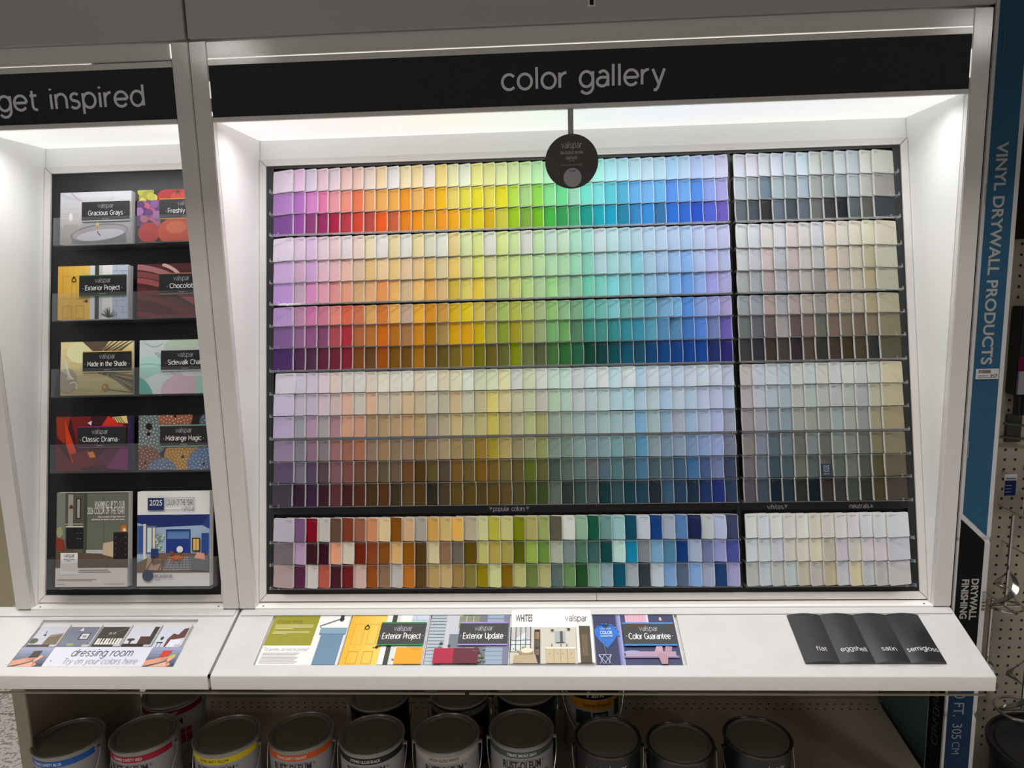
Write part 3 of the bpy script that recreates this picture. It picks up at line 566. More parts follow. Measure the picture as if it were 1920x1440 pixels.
def cname(hx):
    r, g_, b_ = [int(hx[i:i+2], 16)/255 for i in (0, 2, 4)]; h, l, s_ = colorsys.rgb_to_hls(r, g_, b_); h *= 360; ch = max(r, g_, b_)-min(r, g_, b_)
    if ch < .045: base = 'grey'
    elif ch < .10: base = ('warm grey' if h < 70 or h > 330 else 'green grey' if h < 165 else 'blue grey' if h < 255 else 'mauve grey')
    elif h < 12 or h > 345: base = 'red' if l < .55 else 'pink'
    elif h < 30: base = 'brown' if l < .42 else 'orange' if ch > .45 else 'tan'
    elif h < 48: base = 'brown' if l < .35 else 'gold' if ch > .35 else 'tan'
    elif h < 68: base = 'olive' if l < .36 else 'yellow' if ch > .3 else 'cream'
    elif h < 95: base = 'olive green' if l < .4 else 'lime green'
    elif h < 160: base = 'green'
    elif h < 195: base = 'teal'
    elif h < 250: base = 'blue'
    elif h < 290: base = 'violet'
    else: base = 'plum' if l < .5 else 'lilac'
    return ('very pale ' if l > .80 else 'pale ' if l > .68 else 'light ' if l > .55 else 'medium ' if l > .40 else 'deep ' if l > .24 else 'very dark ')+base
EXTRA = {(1, 2): .003, (6, 31): .0064, (9, 28): .0025, (9, 0): .0030, (15, 15): .003, (16, 15): .002, (15, 33): .0022, (9, 11): .0, (14, 0): -.002, (14, 15): .002, (13, 5+28): .002, (8, 28): .002}
cells = []
def proj_scale(x, tt):
    p = Vector(bd(x, tt, .01))-Vector(CC); return p.dot(CF)
for i in range(18):
    for j in range(37):
        xe = XR0+PM*j+EXTRA.get((i, j), 0)+random.uniform(-.0004, .0004)
        vis = CW if j == 0 else PM
        cells.append((vis*(TOP[i]-BOT[i])/proj_scale(xe-vis/2, BOT[i]+.02)**2, i, j, False, xe, MAIN[i].split()[j]))
    for j in range(12):
        xe = XL0+PN*j+random.uniform(-.0005, .0005)
        vis = CW if j == 11 else PN
        cells.append((vis*(TOP[i]-BOT[i])/proj_scale(xe+vis/2, BOT[i]+.02)**2, i, j, True, xe, NEUT[i].split()[j]))
# wide end chips first, then the nearest rows: popular colors and whites, then neutrals from the bottom up
cells.sort(key=lambda c: -((4 if c[2] == (11 if c[3] else 0) else 0)+(2 if c[1] >= 15 else 0)+(1 if c[3] else 0)+c[1]*.01+c[0]))
ROWN = ['top row', 'middle row', 'bottom row']
rest = G(); seeds = []
def seed_attr(o, vals):
    at = o.data.attributes.new('Seed', 'FLOAT', 'FACE'); at.data.foreach_set('value', vals)
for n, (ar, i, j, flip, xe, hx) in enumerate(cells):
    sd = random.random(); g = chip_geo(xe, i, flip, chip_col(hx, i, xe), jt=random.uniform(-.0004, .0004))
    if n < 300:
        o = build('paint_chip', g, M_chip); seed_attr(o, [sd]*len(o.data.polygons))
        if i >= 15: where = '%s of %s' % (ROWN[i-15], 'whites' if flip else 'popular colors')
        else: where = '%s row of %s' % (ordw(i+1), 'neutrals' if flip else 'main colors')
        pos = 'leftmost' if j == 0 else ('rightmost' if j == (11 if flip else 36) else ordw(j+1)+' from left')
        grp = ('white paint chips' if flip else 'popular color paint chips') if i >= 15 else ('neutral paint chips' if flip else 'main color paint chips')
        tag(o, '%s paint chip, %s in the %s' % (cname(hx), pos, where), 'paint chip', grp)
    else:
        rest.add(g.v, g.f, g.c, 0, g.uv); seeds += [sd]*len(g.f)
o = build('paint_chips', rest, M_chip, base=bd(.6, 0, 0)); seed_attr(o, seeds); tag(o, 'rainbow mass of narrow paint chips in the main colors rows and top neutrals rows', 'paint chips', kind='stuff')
# round gallery sticker on the neutrals row
A = Art(lambda u, v, k: bd(u, v, .0215+k))
sx, st_ = 1.0229, .2225; A.rect(sx-.0092, st_-.011, sx+.0092, st_+.011, '3A4455'); A.rect(sx-.0068, st_-.0095, sx+.0068, st_+.0095, '2A3444')
for k, tt in enumerate(('COLOR', 'OF THE', 'YEAR')): A.text(tt, sx, st_+.0048-.0042*k, w=.0105, h=.0050, c='B8C0D0', al='c')
A.text('2024', sx, st_-.0082, w=.0100, h=.0044, c='B8C0D0', al='c')
g = G().box(sx-.0092, sx+.0092, st_-.011, st_+.011, .0209, .0214, fr=bd); o = build('award_tag', g, M_paper); tag(o, 'small dark blue color of the year tag stuck on a grey neutral chip', 'tag')
A.build('printed_face', o)
# ------------------------------------------------------------ cover artwork (x 0..w, y 0..h in survey units)
def label_box(A, x0, y0, x1, y1, title, acc, sub=None, tw=None, al=.5):
    """dark title label with an accent line above and below, made as its own part by the caller"""
    hh = y1-y0
    A.rect(x0, y0-.0018, x1, y1+.0018, acc); A.rect(x0, y0, x1, y1, (.017, .017, .019))
    cx = x0+(x1-x0)*al
    geo_text(A, 'valspar', cx, y0+hh*.66, w=.0290, xh=.0062, c=(.36, .36, .37), al='c', lw=.11)
    geo_text(A, title, cx, y0+hh*.27, w=tw or .064, xh=.0060, c='E6E6E8', al='c', lw=.17)
    W = (tw or .062)/2+.005
    A.ell(cx-W, y0+hh*.36, .0006, .0006, 'C8C8C8', 8); A.ell(cx+W, y0+hh*.36, .0006, .0006, 'C8C8C8', 8)
    if sub: A.rect(cx-.006, y0+.002, cx+.006, y0+.0028, (.35, .35, .35))
def shades(A, x0, y0, x1, y1, c0, c1, n=10, vert=True):
    c0, c1 = lin(c0), lin(c1)
    for i in range(n):
        c = [a+(b2-a)*i/(n-1) for a, b2 in zip(c0, c1)]
        if vert: A.rect(x0, y0+(y1-y0)*i/n, x1, y0+(y1-y0)*(i+1)/n, c)
        else: A.rect(x0+(x1-x0)*i/n, y0, x0+(x1-x0)*(i+1)/n, y1, c)
        A.k -= 1
    A.k += 1
def curve(p0, p1, p2, n=12): return [((1-t)**2*p0[0]+2*t*(1-t)*p1[0]+t*t*p2[0], (1-t)**2*p0[1]+2*t*(1-t)*p1[1]+t*t*p2[1]) for t in [i/n for i in range(n+1)]]
def art_grays(A, w, h):
    shades(A, 0, 0, w, h, 'A9A29E', 'E2E2EA', 10)
    A.line(curve((.0, h*.98), (w*.25, h*.75), (w*.75, h*.86)), .006, 'D2D0DA'); A.line(curve((w*.15, h), (w*.3, h*.72), (w*.6, h*.8)), .003, 'C2BCC4')
    A.ell(w*.16, h*.42, w*.20, h*.10, 'CFC8C6'); A.ell(w*.15, h*.52, .0035, .008, 'F4F2F2'); A.rect(w*.05, h*.12, w*.26, h*.38, 'B9AFA8')
    A.ell(w*.55, h*.20, w*.41, h*.17, '8E8B8C', rot=6, n=32); A.rect(w*.17, 0, w*.93, h*.17, '7E7B7C'); A.ell(w*.56, h*.20, w*.385, h*.145, 'B8B2B2', rot=6, n=32); A.ell(w*.57, h*.165, w*.33, h*.10, 'DCD9E2', rot=6, n=32)
    A.line([(w*.53, h*.26), (w*.535, h*.2), (w*.57, h*.15)], .0018, '5A2A18'); A.ell(w*.53, h*.35, .0030, .011, 'F6E0A8'); A.ell(w*.53, h*.31, .002, .005, 'D99A4A')
def art_fresh(A, w, h):
    A.rect(0, 0, w, h, '2A1418'); random.seed(3)
    A.ell(w*.55, h*.78, w*.30, h*.30, 'B81E1C', 28); A.ell(w*.66, h*.86, w*.20, h*.12, 'D84030', 20)
    for a in range(0, 360, 60): A.line([(w*.56, h*.95), (w*.56+.010*math.cos(math.radians(a)), h*.95+.008*math.sin(math.radians(a)))], [.002, .0005], '2C3A18')
    for k in range(14): A.ell(w*random.uniform(.02, .24), h*random.uniform(.72, .98), .0075, .0075, random.choice(['C2C040', 'A8A830', 'D6D060']), 14)
    for k in range(30):
        c = random.choice(['8A5A9A', 'A070A8', '6A4080', 'C06080', '5A3068']); A.ell(w*random.uniform(.02, .30), h*random.uniform(.35, .72), .0078, .0078, c, 14)
    A.ell(w*.17, h*.17, w*.15, h*.20, 'C42C24', 24); A.ell(w*.62, h*.18, w*.33, h*.30, 'D84A20', 30); A.ell(w*.55, h*.26, w*.14, h*.12, 'EA7038', 20)
    for k in range(40): A.ell(w*random.uniform(.42, .66), h*random.uniform(.14, .38), .0005, .0005, 'F6B070', 5)
def door_scene(A, w, h, full=True):
    A.rect(0, 0, w, h, 'DCDCDC'); shades(A, 0, 0, w*.46, h, 'D9A838', 'E6BE5A', 6, False)
    for x0, x1, y0, y1 in ((.07, .20, .40, .82), (.26, .38, .40, .82), (.07, .20, .02, .26), (.26, .38, .02, .26)):
        for a, b2, c2, d in ((x0, y0, x1, y0+.006), (x0, y1-.006, x1, y1), (x0, y0, x0+.005, y1), (x1-.005, y0, x1, y1)): A.rect(w*a, h*b2, w*c2, h*d, 'B88C30')
    A.ring(w*.23, h*.74, .0028, .0044, '3A2A18', 16); A.ell(w*.23, h*.79, .002, .002, '3A2A18', 8); A.ell(w*.41, h*.34, .0026, .0026, '2E2218', 10); A.line([(w*.36, h*.33), (w*.41, h*.34)], .0009, '3A2A18')
    A.rect(w*.46, 0, w*.53, h, 'D6D6DA'); A.rect(w*.53, 0, w*.59, h, '3A4238'); A.rect(w*.59, 0, w*.64, h, 'C9CACC'); A.rect(w*.64, 0, w*.78, h, 'E4E4E2'); A.rect(w*.78, 0, w, h, 'B9C2D6')
    for k in range(1, 9): A.rect(w*.78, h*k/9, w, h*k/9+.0005, '8E98B0')
    for k in range(9): A.rect(w*(.84+.09*(k % 2)), h*k/9, w*(.845+.09*(k % 2)), h*(k+1)/9, '8E98B0')
    random.seed(5)
    for k in range(16):
        a = math.radians(random.uniform(10, 170)); A.line([(w*.74, h*.03), (w*.74+.016*math.cos(a), h*.03+.018*math.sin(a))], [.0022, .0004], '3C463A')
def art_door(A, w, h): door_scene(A, w, h)
def art_choc(A, w, h):
    A.rect(0, 0, w, h, '4A2224')
    for k, (y, c) in enumerate([(.95, 'A0686A'), (.82, '7C4244'), (.70, '944E50'), (.52, '5C2A2C'), (.40, '6A2E30'), (.22, '5A2024'), (.08, '70303A')]):
        A.line([(min(max(x, 0), w), min(max(yy, 0), h)) for x, yy in curve((0, h*y), (w*.45, h*(y-.05)), (w, h*(y-.62)))], .010, c)
    A.line([(min(x, w), min(yy, h)) for x, yy in curve((w*.35, h*.99), (w*.55, h*.9), (w*.62, h*.72))], .006, 'C8A09A')
def art_shade(A, w, h):
    shades(A, 0, 0, w, h, 'A09870', 'D8CC98', 8); A.ell(w*.28, h*.8, w*.2, h*.2, 'E0D8A8', 20)
    A.clip = (0, w, 0, h)
    A.poly([(w*.30, h), (w*.66, h), (w*.56, h*.80), (w*.44, h*.82)], '5A5040')
    for k in range(6): A.line([(w*(.58+.02*k), h*(.84-.03*k)), (w*(.72+.07*k), h*1.02)], .0045, ['7A6E54', '4E4634'][k % 2])
    for k in range(7): A.line([(w*(.52+.03*k), h*(.42-.01*k)), (w*(1.05), h*(.30-.05*k)+.004)], .0042, ['6E6450', '8C8066', '4A4234'][k % 3])
    A.ell(w*.10, h*.28, w*.13, h*.22, '9A9080', 22)
    for k in range(9): A.line(curve((0, h*(.72-.03*k)), (w*.12, h*(.70-.04*k)), (w*(.10+.012*k), h*.30)), .0009, 'E6E0CC')
    A.line(curve((w*.13, h*.22), (w*.25, h*.30), (w*.22, h*.12)), .0014, 'E8E2D0'); A.ell(w*.62, h*.14, .0065, .0065, '94713A', 14); A.ell(w*.61, h*.15, .003, .003, 'B8935A', 10); A.line([(w*.66, h*.10), (w*.98, h*.04)], .0016, '6A5A34')
    A.clip = None
def art_chalk(A, w, h):
    A.rect(0, 0, w, h, 'C4D0CE'); A.clip = (0, w, 0, h)
    for cx, cy, rx, ry, c, r in ((.1, .85, .2, .25, 'BFC8CE', 0), (.62, .92, .28, .16, 'B0C4B0', 10), (.35, .68, .15, .05, '9FAEAC', -25), (.15, .5, .25, .2, 'A2CCC4', 0), (.3, .1, .28, .28, 'CBD6D8', 20), (.05, .05, .12, .3, '5FA89C', 30), (.58, .12, .28, .24, 'CDB2C4', 15), (.95, .15, .15, .25, '9CCFC0', 0), (.8, .4, .2, .08, 'D5DAE0', 5)):
        A.ell(w*cx, h*cy, w*rx, h*ry, c, 26, rot=r)
    A.line(curve((0, h*.55), (w*.3, h*.62), (w*.5, h*.35)), .001, '94A8A4'); A.line(curve((w*.05, h), (w*.2, h*.78), (w*.34, h*.96)), .001, 'A8A8B0'); A.clip = None
def art_drama(A, w, h):
    A.rect(0, 0, w, h, '38141C'); A.clip = (0, w, 0, h)
    for pts, c in (([(.0, 1), (.2, 1), (.12, .5), (.02, .62)], '8A2A1C'), ([(.12, .95), (.3, .3), (.24, .12), (.14, .5)], 'B83818'), ([(.2, 1), (.5, 1), (.38, .6), (.3, .45)], '6A1C1C'), ([(.6, .75), (.72, 1), (.95, .86), (.85, .68)], 'C02C1C'), ([(0, .5), (.2, .2), (.4, 0), (0, 0)], '5A1E2A'), ([(.45, .1), (.75, .45), (.95, .4), (.8, .1)], '50203C'), ([(.7, .05), (.9, .42), (1, .42), (1, 0)], '6A2A60'), ([(.2, .3), (.45, .4), (.6, .1), (.3, .05)], '601A28'), ([(.44, .34), (.52, .36), (.56, .25), (.48, .24)], 'CC7830'), ([(.78, .98), (.98, 1), (1, .86), (.84, .88)], 'D8B87A'), ([(.44, .88), (.50, .92), (.49, .83)], 'F0E8E8')):
        A.poly([(w*a, h*b2) for a, b2 in pts], c)
    for k in range(4): A.line([(w*(.80+.03*k), h*.98), (w*(.86+.035*k), h*.84)], .0012, '4A2A18')
    A.clip = None
def art_urchin(A, w, h):
    A.rect(0, 0, w, h, '20181A'); random.seed(9); A.clip = (0, w, 0, h)
    def urch(cx, cy, r, c0, c1, n):
        A.ell(w*cx, h*cy, r, r, c0, 30)
        vs = []; fs = []
        for k in range(n):
            rr = r*math.sqrt((k+.5)/n)*.96; th = k*2.399963; x, y = w*cx+rr*math.cos(th), h*cy+rr*math.sin(th); q = .0013*(1-.35*rr/r)
            if not (0 < x < w and 0 < y < h): continue
            o = len(vs); vs += [(x+q*math.cos(a), y+q*math.sin(a)) for a in [j*math.pi/3 for j in range(6)]]; fs.append(list(range(o, o+6)))
        if vs: A.tri(vs, fs, c1)
        A.ell(w*cx, h*cy, r*.09, r*.09, '18100E', 10)
    urch(.14, .66, .040, '5A6668', 'D2C6BE', 130); urch(.52, .98, .032, '84503E', 'D8C2B4', 80); urch(.10, .14, .030, '6E4638', 'D0B09C', 70); urch(.63, .24, .034, 'A07028', 'E2CFA0', 110); urch(.34, -.06, .028, '586880', 'B8C8D8', 60); urch(.93, .10, .030, '506A8C', 'B4CCDE', 70); urch(1.02, .85, .02, '48586A', 'B0C0D0', 30)
    A.ell(w*.15, h*.80, .006, .006, '20120E', 14); A.clip = None
def art_warm(A, w, h):
    A.clip = (0, w, 0, h)
    A.rect(0, 0, w, h, 'BEBAB6'); A.rect(0, h*.20, w, h, '55584C')
    A.rect(0, h*.45, w*.12, h, '6E7268'); A.rect(w*.12, h*.48, w*.37, h*.99, '4A4A40'); A.rect(w*.16, h*.64, w*.23, h*.98, '8C8A80')
    A.rect(w*.27, h*.72, w*.34, h*.94, '1E1C18'); A.rect(w*.285, h*.73, w*.325, h*.93, '8A8C88')
    A.poly([(w*.17, h*.83), (w*.24, h*.83), (w*.215, h*.87), (w*.19, h*.87)], '5C2C1C'); A.line([(w*.205, h*.83), (w*.21, h*.80)], .001, '8A7A50')
    A.rect(w*.12, h*.66, w*.37, h*.67, '9A988C'); A.rect(w*.13, h*.63, w*.38, h*.645, 'B8B2A6'); A.rect(w*.14, h*.40, w*.38, h*.63, '1A1A1A')
    for x in (.18, .32): A.rect(w*x, h*.44, w*(x+.004), h*.58, '2E2E2E')
    for x, y in ((.30, .57), (.34, .57), (.30, .51), (.34, .51)): A.ell(w*x, h*y, .0008, .0008, '8A8A8A', 6)
    A.rect(w*.38, h*.25, w*.43, h*.99, '3C4038'); A.rect(w*.43, h*.26, w, h*.99, '5C6054'); A.rect(w*.66, h*.30, w*.67, h*.97, '484C42'); A.rect(w*.42, h*.35, w*.70, h*.39, 'A4ACAA')
    A.poly([(0, h*.20), (w, h*.20), (w, h*.28), (w*.62, h*.35), (w*.3, h*.36), (w*.12, h*.42), (0, h*.42)], '54463A')
    for k in range(6): A.line([(w*(.2+.13*k), h*.36-.004*k), (w*(.35+.13*k), h*.205)], .0007, '3C3028')
    A.poly([(0, h*.40), (w*.12, h*.38), (w*.11, h*.50), (0, h*.52)], '7A3020'); A.ell(w*.05, h*.58, .006, .010, '8A9070', 12)
    A.poly([(w*.65, h*.34), (w*.66, h*.46), (w*.80, h*.48), (w*.80, h*.31)], 'B0A084'); A.rect(w*.80, h*.29, w, h*.57, '1C1A1A'); A.rect(w*.81, h*.565, w, h*.575, '2A2826')
    for y in (.52, .46, .40, .34): A.ell(w*.83, h*y, .0008, .0008, '8A8A8A', 6); A.ell(w*.97, h*y, .0008, .0008, '8A8A8A', 6)
    A.poly([(w*.90, h*.58), (w*.99, h*.58), (w*.98, h*.65), (w*.91, h*.65)], 'B06428'); A.ell(w*.955, h*.60, .003, .003, 'D8C8A0', 8)
    A.rect(0, 0, w, h*.20, 'C4C0BC')
    A.rect(w*.07, h*.13, w*.31, h*.36, 'D6D4D2'); A.ell(w*.19, h*.125, w*.12, h*.012, 'B8B6B4', 20); A.rect(w*.07, h*.24, w*.31, h*.243, '5A6A62'); A.rect(w*.085, h*.17, w*.295, h*.235, 'C2BEBA')
    geo_text(A, 'valspar', w*.19, h*.315, w=w*.15, xh=.0048, c='3A3A3A', al='c', lw=.12); A.text('PERFECT SAMPLE', w*.19, h*.285, w=w*.15, h=.0036, c='4A4A4A', al='c'); A.text('TRIAL', w*.19, h*.268, w=w*.05, h=.0034, c='4A4A4A', al='c')
    A.text('WARMING UP TO OUR', w*.96, h*.835, w=w*.42, h=.0175, c='DEDCD6', al='r', off=.002); A.text('2026 COLOR OF THE YEAR?', w*.96, h*.770, w=w*.52, h=.0175, c='DEDCD6', al='r', off=.002)
    A.text('Get a sample of Sage Slate and', w*.96, h*.733, w=w*.37, h=.0048, c='D0CEC8', al='r', off=.01); A.text('experience its charms in your own home.', w*.96, h*.705, w=w*.46, h=.0048, c='D0CEC8', al='r', off=.01)
    for k, (a, b2) in enumerate(((.33, .74), (.33, .77))): A.rect(w*a, h*(.175-.02*k), w*b2, h*(.180-.02*k), '5A5856')
    for a, b2, y in ((.03, .58, .078), (.03, .52, .066), (.03, .14, .030), (.68, .96, .030)): A.rect(w*a, h*y, w*b2, h*(y+.004), '7A7876')
    A.clip = None
def art_epic(A, w, h):
    A.rect(0, 0, w, h, 'D2D0D4'); A.clip = (0, w, h*.145, h*.755)
    A.rect(0, h*.145, w, h*.755, '8AA0B8'); A.poly([(0, h*.755), (w, h*.755), (w*.9, h*.64), (w*.25, h*.62), (0, h*.67)], '1C2A60'); A.poly([(w*.9, h*.64), (w, h*.755), (w, h*.60)], '2A3A78')
    A.rect(0, h*.34, w*.26, h*.64, '4A5C78'); A.rect(w*.02, h*.36, w*.10, h*.63, '2E4A8C'); A.rect(w*.14, h*.36, w*.20, h*.62, 'B4C4C0'); A.rect(w*.085, h*.28, w*.12, h*.66, 'C9BEAE'); A.rect(w*.215, h*.32, w*.25, h*.62, 'C9BEAE')
    A.rect(w*.40, h*.34, w*.74, h*.60, '1E3478'); A.rect(w*.42, h*.50, w*.72, h*.575, '5C7CA8')
    for k in range(6): A.rect(w*.42, h*(.51+.011*k), w*.72, h*(.512+.011*k), '3A5890')
    A.poly([(0, h*.145), (w, h*.145), (w, h*.33), (w*.7, h*.35), (w*.3, h*.35), (0, h*.25)], '6A5444')
    A.poly([(w*.36, h*.17), (w*.80, h*.17), (w*.76, h*.31), (w*.44, h*.31)], '8C8E94')
    for k in range(8): A.line([(w*(.38+.05*k), h*.172), (w*(.45+.038*k), h*.308)], .0008, '4A4E58')
    for k in range(5): A.line([(w*(.38+.012*k), h*(.19+.026*k)), (w*(.79-.007*k), h*(.19+.026*k))], .0008, '4A4E58')
    random.seed(4)
    for k in range(26): A.ell(w*random.uniform(.26, .38), h*random.uniform(.38, .56), .0022, .0022, random.choice(['8AA090', 'A4B49C', '6A8070']), 7)
    A.rect(w*.20, h*.31, w*.30, h*.40, '1E3464')
    A.poly([(w*.13, h*.17), (w*.16, h*.32), (w*.20, h*.31), (w*.23, h*.22), (w*.36, h*.25), (w*.34, h*.17)], 'A08874'); A.line([(w*.14, h*.17), (w*.24, h*.30)], .0016, '4A2E20'); A.line([(w*.30, h*.16), (w*.37, h*.28)], .0016, '4A2E20')
    A.ell(w*.56, h*.305, w*.09, h*.022, 'A86038', 20); A.rect(w*.50, h*.24, w*.525, h*.30, '8C4A28'); A.rect(w*.58, h*.24, w*.605, h*.30, '8C4A28'); A.ell(w*.60, h*.39, .006, .006, 'E6E2DA', 12); A.line([(w*.60, h*.31), (w*.60, h*.37)], .001, '5A6A4A')
    A.poly([(w*.74, h*.32), (w*.76, h*.18), (w, h*.16), (w, h*.33)], '5E6268'); A.poly([(w*.80, h*.30), (w*.84, h*.36), (w*.94, h*.35), (w*.95, h*.28)], 'C08A78'); A.rect(w*.77, h*.37, w*.88, h*.51, '2A2420'); A.rect(w*.785, h*.38, w*.822, h*.50, 'C8A05A'); A.rect(w*.828, h*.38, w*.865, h*.50, 'C8A05A')
    A.poly([(w*.46, h*.33), (w*.47, h*.38), (w*.52, h*.37), (w*.52, h*.33)], '6A4438'); A.rect(w*.90, h*.35, w, h*.56, '24407E')
    A.clip = None
    A.rect(w*.155, h*.805, w*.38, h*.935, '1C2C54'); A.text('2025', w*.2675, h*.855, w=w*.175, h=.0140, c='E6E6EA', al='c', off=.006)
    for a in ((.38, .93, .80, .935), (.38, .805, .62, .809), (.795, .835, .80, .935)): A.rect(w*a[0], h*a[1], w*a[2], h*a[3], '3A4254')
    A.text('COLOR OF THE YEAR', w*.405, h*.857, w=w*.375, h=.0150, c='2A3244', off=.0); geo_text(A, 'valspar', w*.81, h*.797, w=w*.19, xh=.0056, c='3A3A3A', al='r', lw=.11)
    A.ell(w*.165, h*.118, .0100, .0100, '333C54', 26); A.text('EPIC ADVENTURE.', w*.26, h*.095, w=w*.25, h=.0078, c='2E3138', off=.01); A.rect(w*.26, h*.070, w*.34, h*.076, '6A6C70')

def brochure(x0, x1, t0, t1, thick, art, title, acc, label, pal='', al=.5, tw=None, lab_=None, side=None, group='brochures in the wall rack'):
    w, h = x1-x0, t1-t0; nf = .030
    root = thing('brochure', label, 'brochure', bd((x0+x1)/2, t0, nf), group)
    g = G()
    g.box(x0, x1, t0, t1, nf-thick, nf, fr=bd, c=(.8, .8, .8)); build('paper_stack', g, side or M_paper, root)
    il = illum((t0+t1)/2)
    A = Art(lambda u, v, k: bd(x0+u, t0+v, nf+.0002+k), gain=1/il[1]); A.page = (0, w, 0, h); art(A, w, h); A.build('cover_picture', root)
    if title:
        B = Art(lambda u, v, k: bd(x0+u, t0+v, nf+.0026+k), gain=1/il[1])
        l = lab_ or (.315, .44, .985, .80); label_box(B, w*l[0], h*l[1], w*l[2], h*l[3], title, acc, True, tw, al); B.build('title_label', root)
    return root
RT = [(.6485, .7435), (.5105, .608), (.3735, .470), (.2380, .3355)]
M_blueedge = mat('blue_page_edges', (.10, .08, .22), .6); M_tan = mat('tan_page_edges', (.45, .40, .33), .6)
brochure(-.3295, -.1965, *RT[0], .012, art_grays, 'Gracious Grays', 'D8D8DC', 'brochure titled Gracious Grays showing a candle, top left pocket')
brochure(-.1850, -.0515, *RT[0], .004, art_fresh, 'Freshly Picked', 'D89C30', 'brochure titled Freshly with red tomatoes and purple grapes, top right pocket', al=.54, side=M_tan)
brochure(-.3320, -.2010, *RT[1], .015, art_door, 'Exterior Project', '2E6A38', 'brochure showing a yellow front door, left pocket of the second row')
brochure(-.1845, -.0515, *RT[1], .004, art_choc, 'Chocolot', '9A6A50', 'brochure titled Chocolot with dark red silk folds, second row', tw=.042, al=.46, side=M_tan)
brochure(-.3250, -.1900, *RT[2], .003, art_shade, 'Made in the Shade', 'C8A860', 'brochure titled Made in the Shade with cream fabric and twigs', tw=.072)
brochure(-.1790, -.0500, *RT[2], .004, art_chalk, 'Sidewalk Chalk', 'B8B0C8', 'brochure titled Sidewalk Chalk with pale mint and pink shapes', al=.52)
brochure(-.3320, -.1990, *RT[3], .019, art_drama, 'Classic Drama', '7A2A60', 'brochure titled Classic Drama with red and purple leaves', side=M_blueedge, al=.46)
brochure(-.1795, -.0510, *RT[3], .004, art_urchin, 'Midrange Magic', '6A9A8A', 'brochure titled Midrange Magic covered with dotted sea urchins', side=M_tan)
brochure(-.3285, -.1970, .034, .200, .013, art_warm, None, None, 'large leaflet about warming up, olive room with dark dressers, bottom left')
brochure(-.1805, -.0495, .034, .200, .014, art_epic, None, None, 'large white leaflet headed 2025 COLOR OF THE YEAR, bottom right pocket')
# black backing of the left rack
t = .0122
br = thing('brochure_rack', 'black backing panel of the brochure pockets in the narrow cabinet', 'rack', bd(-.2, 0, 0))
build('back_board', G().box(-.3804+t, -.0286-t, t, BLEN-t, -.004, -.0005, fr=bd), M_board, br)
def holder(x0, x1, t0, hf, label):
    o = thing('brochure_holder', label, 'brochure holder', bd((x0+x1)/2, t0, 0), 'clear brochure holders')
    g = G().box(x0, x1, t0, t0+hf, .0335, .0350, fr=bd); build('front_lip', g, M_clear, o)
    build('base', G().box(x0, x1, t0-.0012, t0, .0002, .0350, fr=bd), M_clear, o)
    for a in (x0, x1-.0012): build('side', G().box(a, a+.0012, t0+.0002, t0+hf, .0002, .0334, fr=bd), M_clear, o)
nms = ['top', 'second', 'third', 'fourth']
for i, (a, b_) in enumerate(RT):
    holder(-.3395, -.1900, a-.0025, .0505, 'clear acrylic holder, left pocket of the %s row' % nms[i]); holder(-.1890, -.0440, a-.0025, .0505, 'clear acrylic holder, right pocket of the %s row' % nms[i])
holder(-.3425, -.1915, .0312, .0520, 'clear acrylic holder of the bottom left leaflet'); holder(-.1905, -.0445, .0312, .0520, 'clear acrylic holder of the bottom right leaflet')

# ------------------------------------------------------------ items lying on the counters
GC = 1/.80
def flat(name, x0, x1, v0, v1, art, label, cat, group=None, th=.0052, sk=.0, lift=.0, bow=0.0, hyp=None):
    """paper lying in the tray; artwork coordinates run 0..w left to right and 0..h from front edge to back"""
    w, h = x1-x0, v1-v0; base = -.0058
    root = thing(name, label, cat, ct((x0+x1)/2, v1, base), group)
    def fr(x, v, o): u = (x-x0)/w; q = (v1-v)/h; return ct(x+sk*(v1-v)*0, v, o+bow*math.sin(math.pi*u)*q+lift*q)
    g = G(); n = 10
    for i in range(n): g.box(x0+w*i/n, x0+w*(i+1)/n, v0, v1, base, base+th, fr=fr)
    build('paper_stack', g, M_paper, root)
    A = Art(lambda u, v, k: fr(x0+u, v1-v, base+th+.0002+k), gain=GC, dz=.00005); A.page = (0, w, 0, h); art(A, w, h); A.build('cover_picture', root)
    return root, lambda u, v, k: fr(x0+u, v1-v, base+th+.0040+k)
def subdiv(A, x0, y0, x1, y1, c): A.rect(x0, y0, x1, y1, c, nx=10)
def art_wisely(A, w, h):
    subdiv(A, 0, 0, w, h, 'DADCE2'); subdiv(A, 0, h*.38, w*.60, h, '8C8A2C')
    A.text('Choose wisely.', w*.06, h*.85, w=w*.34, h=.0110, c='4A4A14', off=-.006)
    random.seed(2)
    for k in range(4): A.rect(w*.05, h*(.80-.026*k), w*(.05+.50*(1 if k < 3 else .5)), h*(.810-.026*k), 'CFCE9C')
    for k in range(3): A.rect(w*.05, h*(.665-.026*k), w*(.05+.48*(1 if k < 2 else .4)), h*(.675-.026*k), 'CFCE9C')
    A.text('To prime...or not to prime?', w*.03, h*.27, w=w*.56, h=.0105, c='8A8A8C', off=-.01)
    for k in range(8): A.rect(w*.03, h*(.225-.028*k), w*(.50-.02*(k % 3)), h*(.232-.028*k), '9A9A9E')
    A.clip = (0, w, 0, h)
    A.rect(w*.69, 0, w*.98, h*.70, '64829A'); A.rect(w*.66, h*.60, w*1.0, h*.74, '7898AC'); A.rect(w*.66, h*.60, w*1.0, h*.615, '587486')
    A.line([(w*.66, h*.74), (w*.64, h*.78), (w*.68, h*.80), (w*.90, h*.94)], .0016, '5A6068'); A.ell(w*.90, h*.92, .0040, .0045, '2A2C30', 12); A.rect(w*.875, h*.93, w*.92, h*1.0, '2A2C30'); A.clip = None
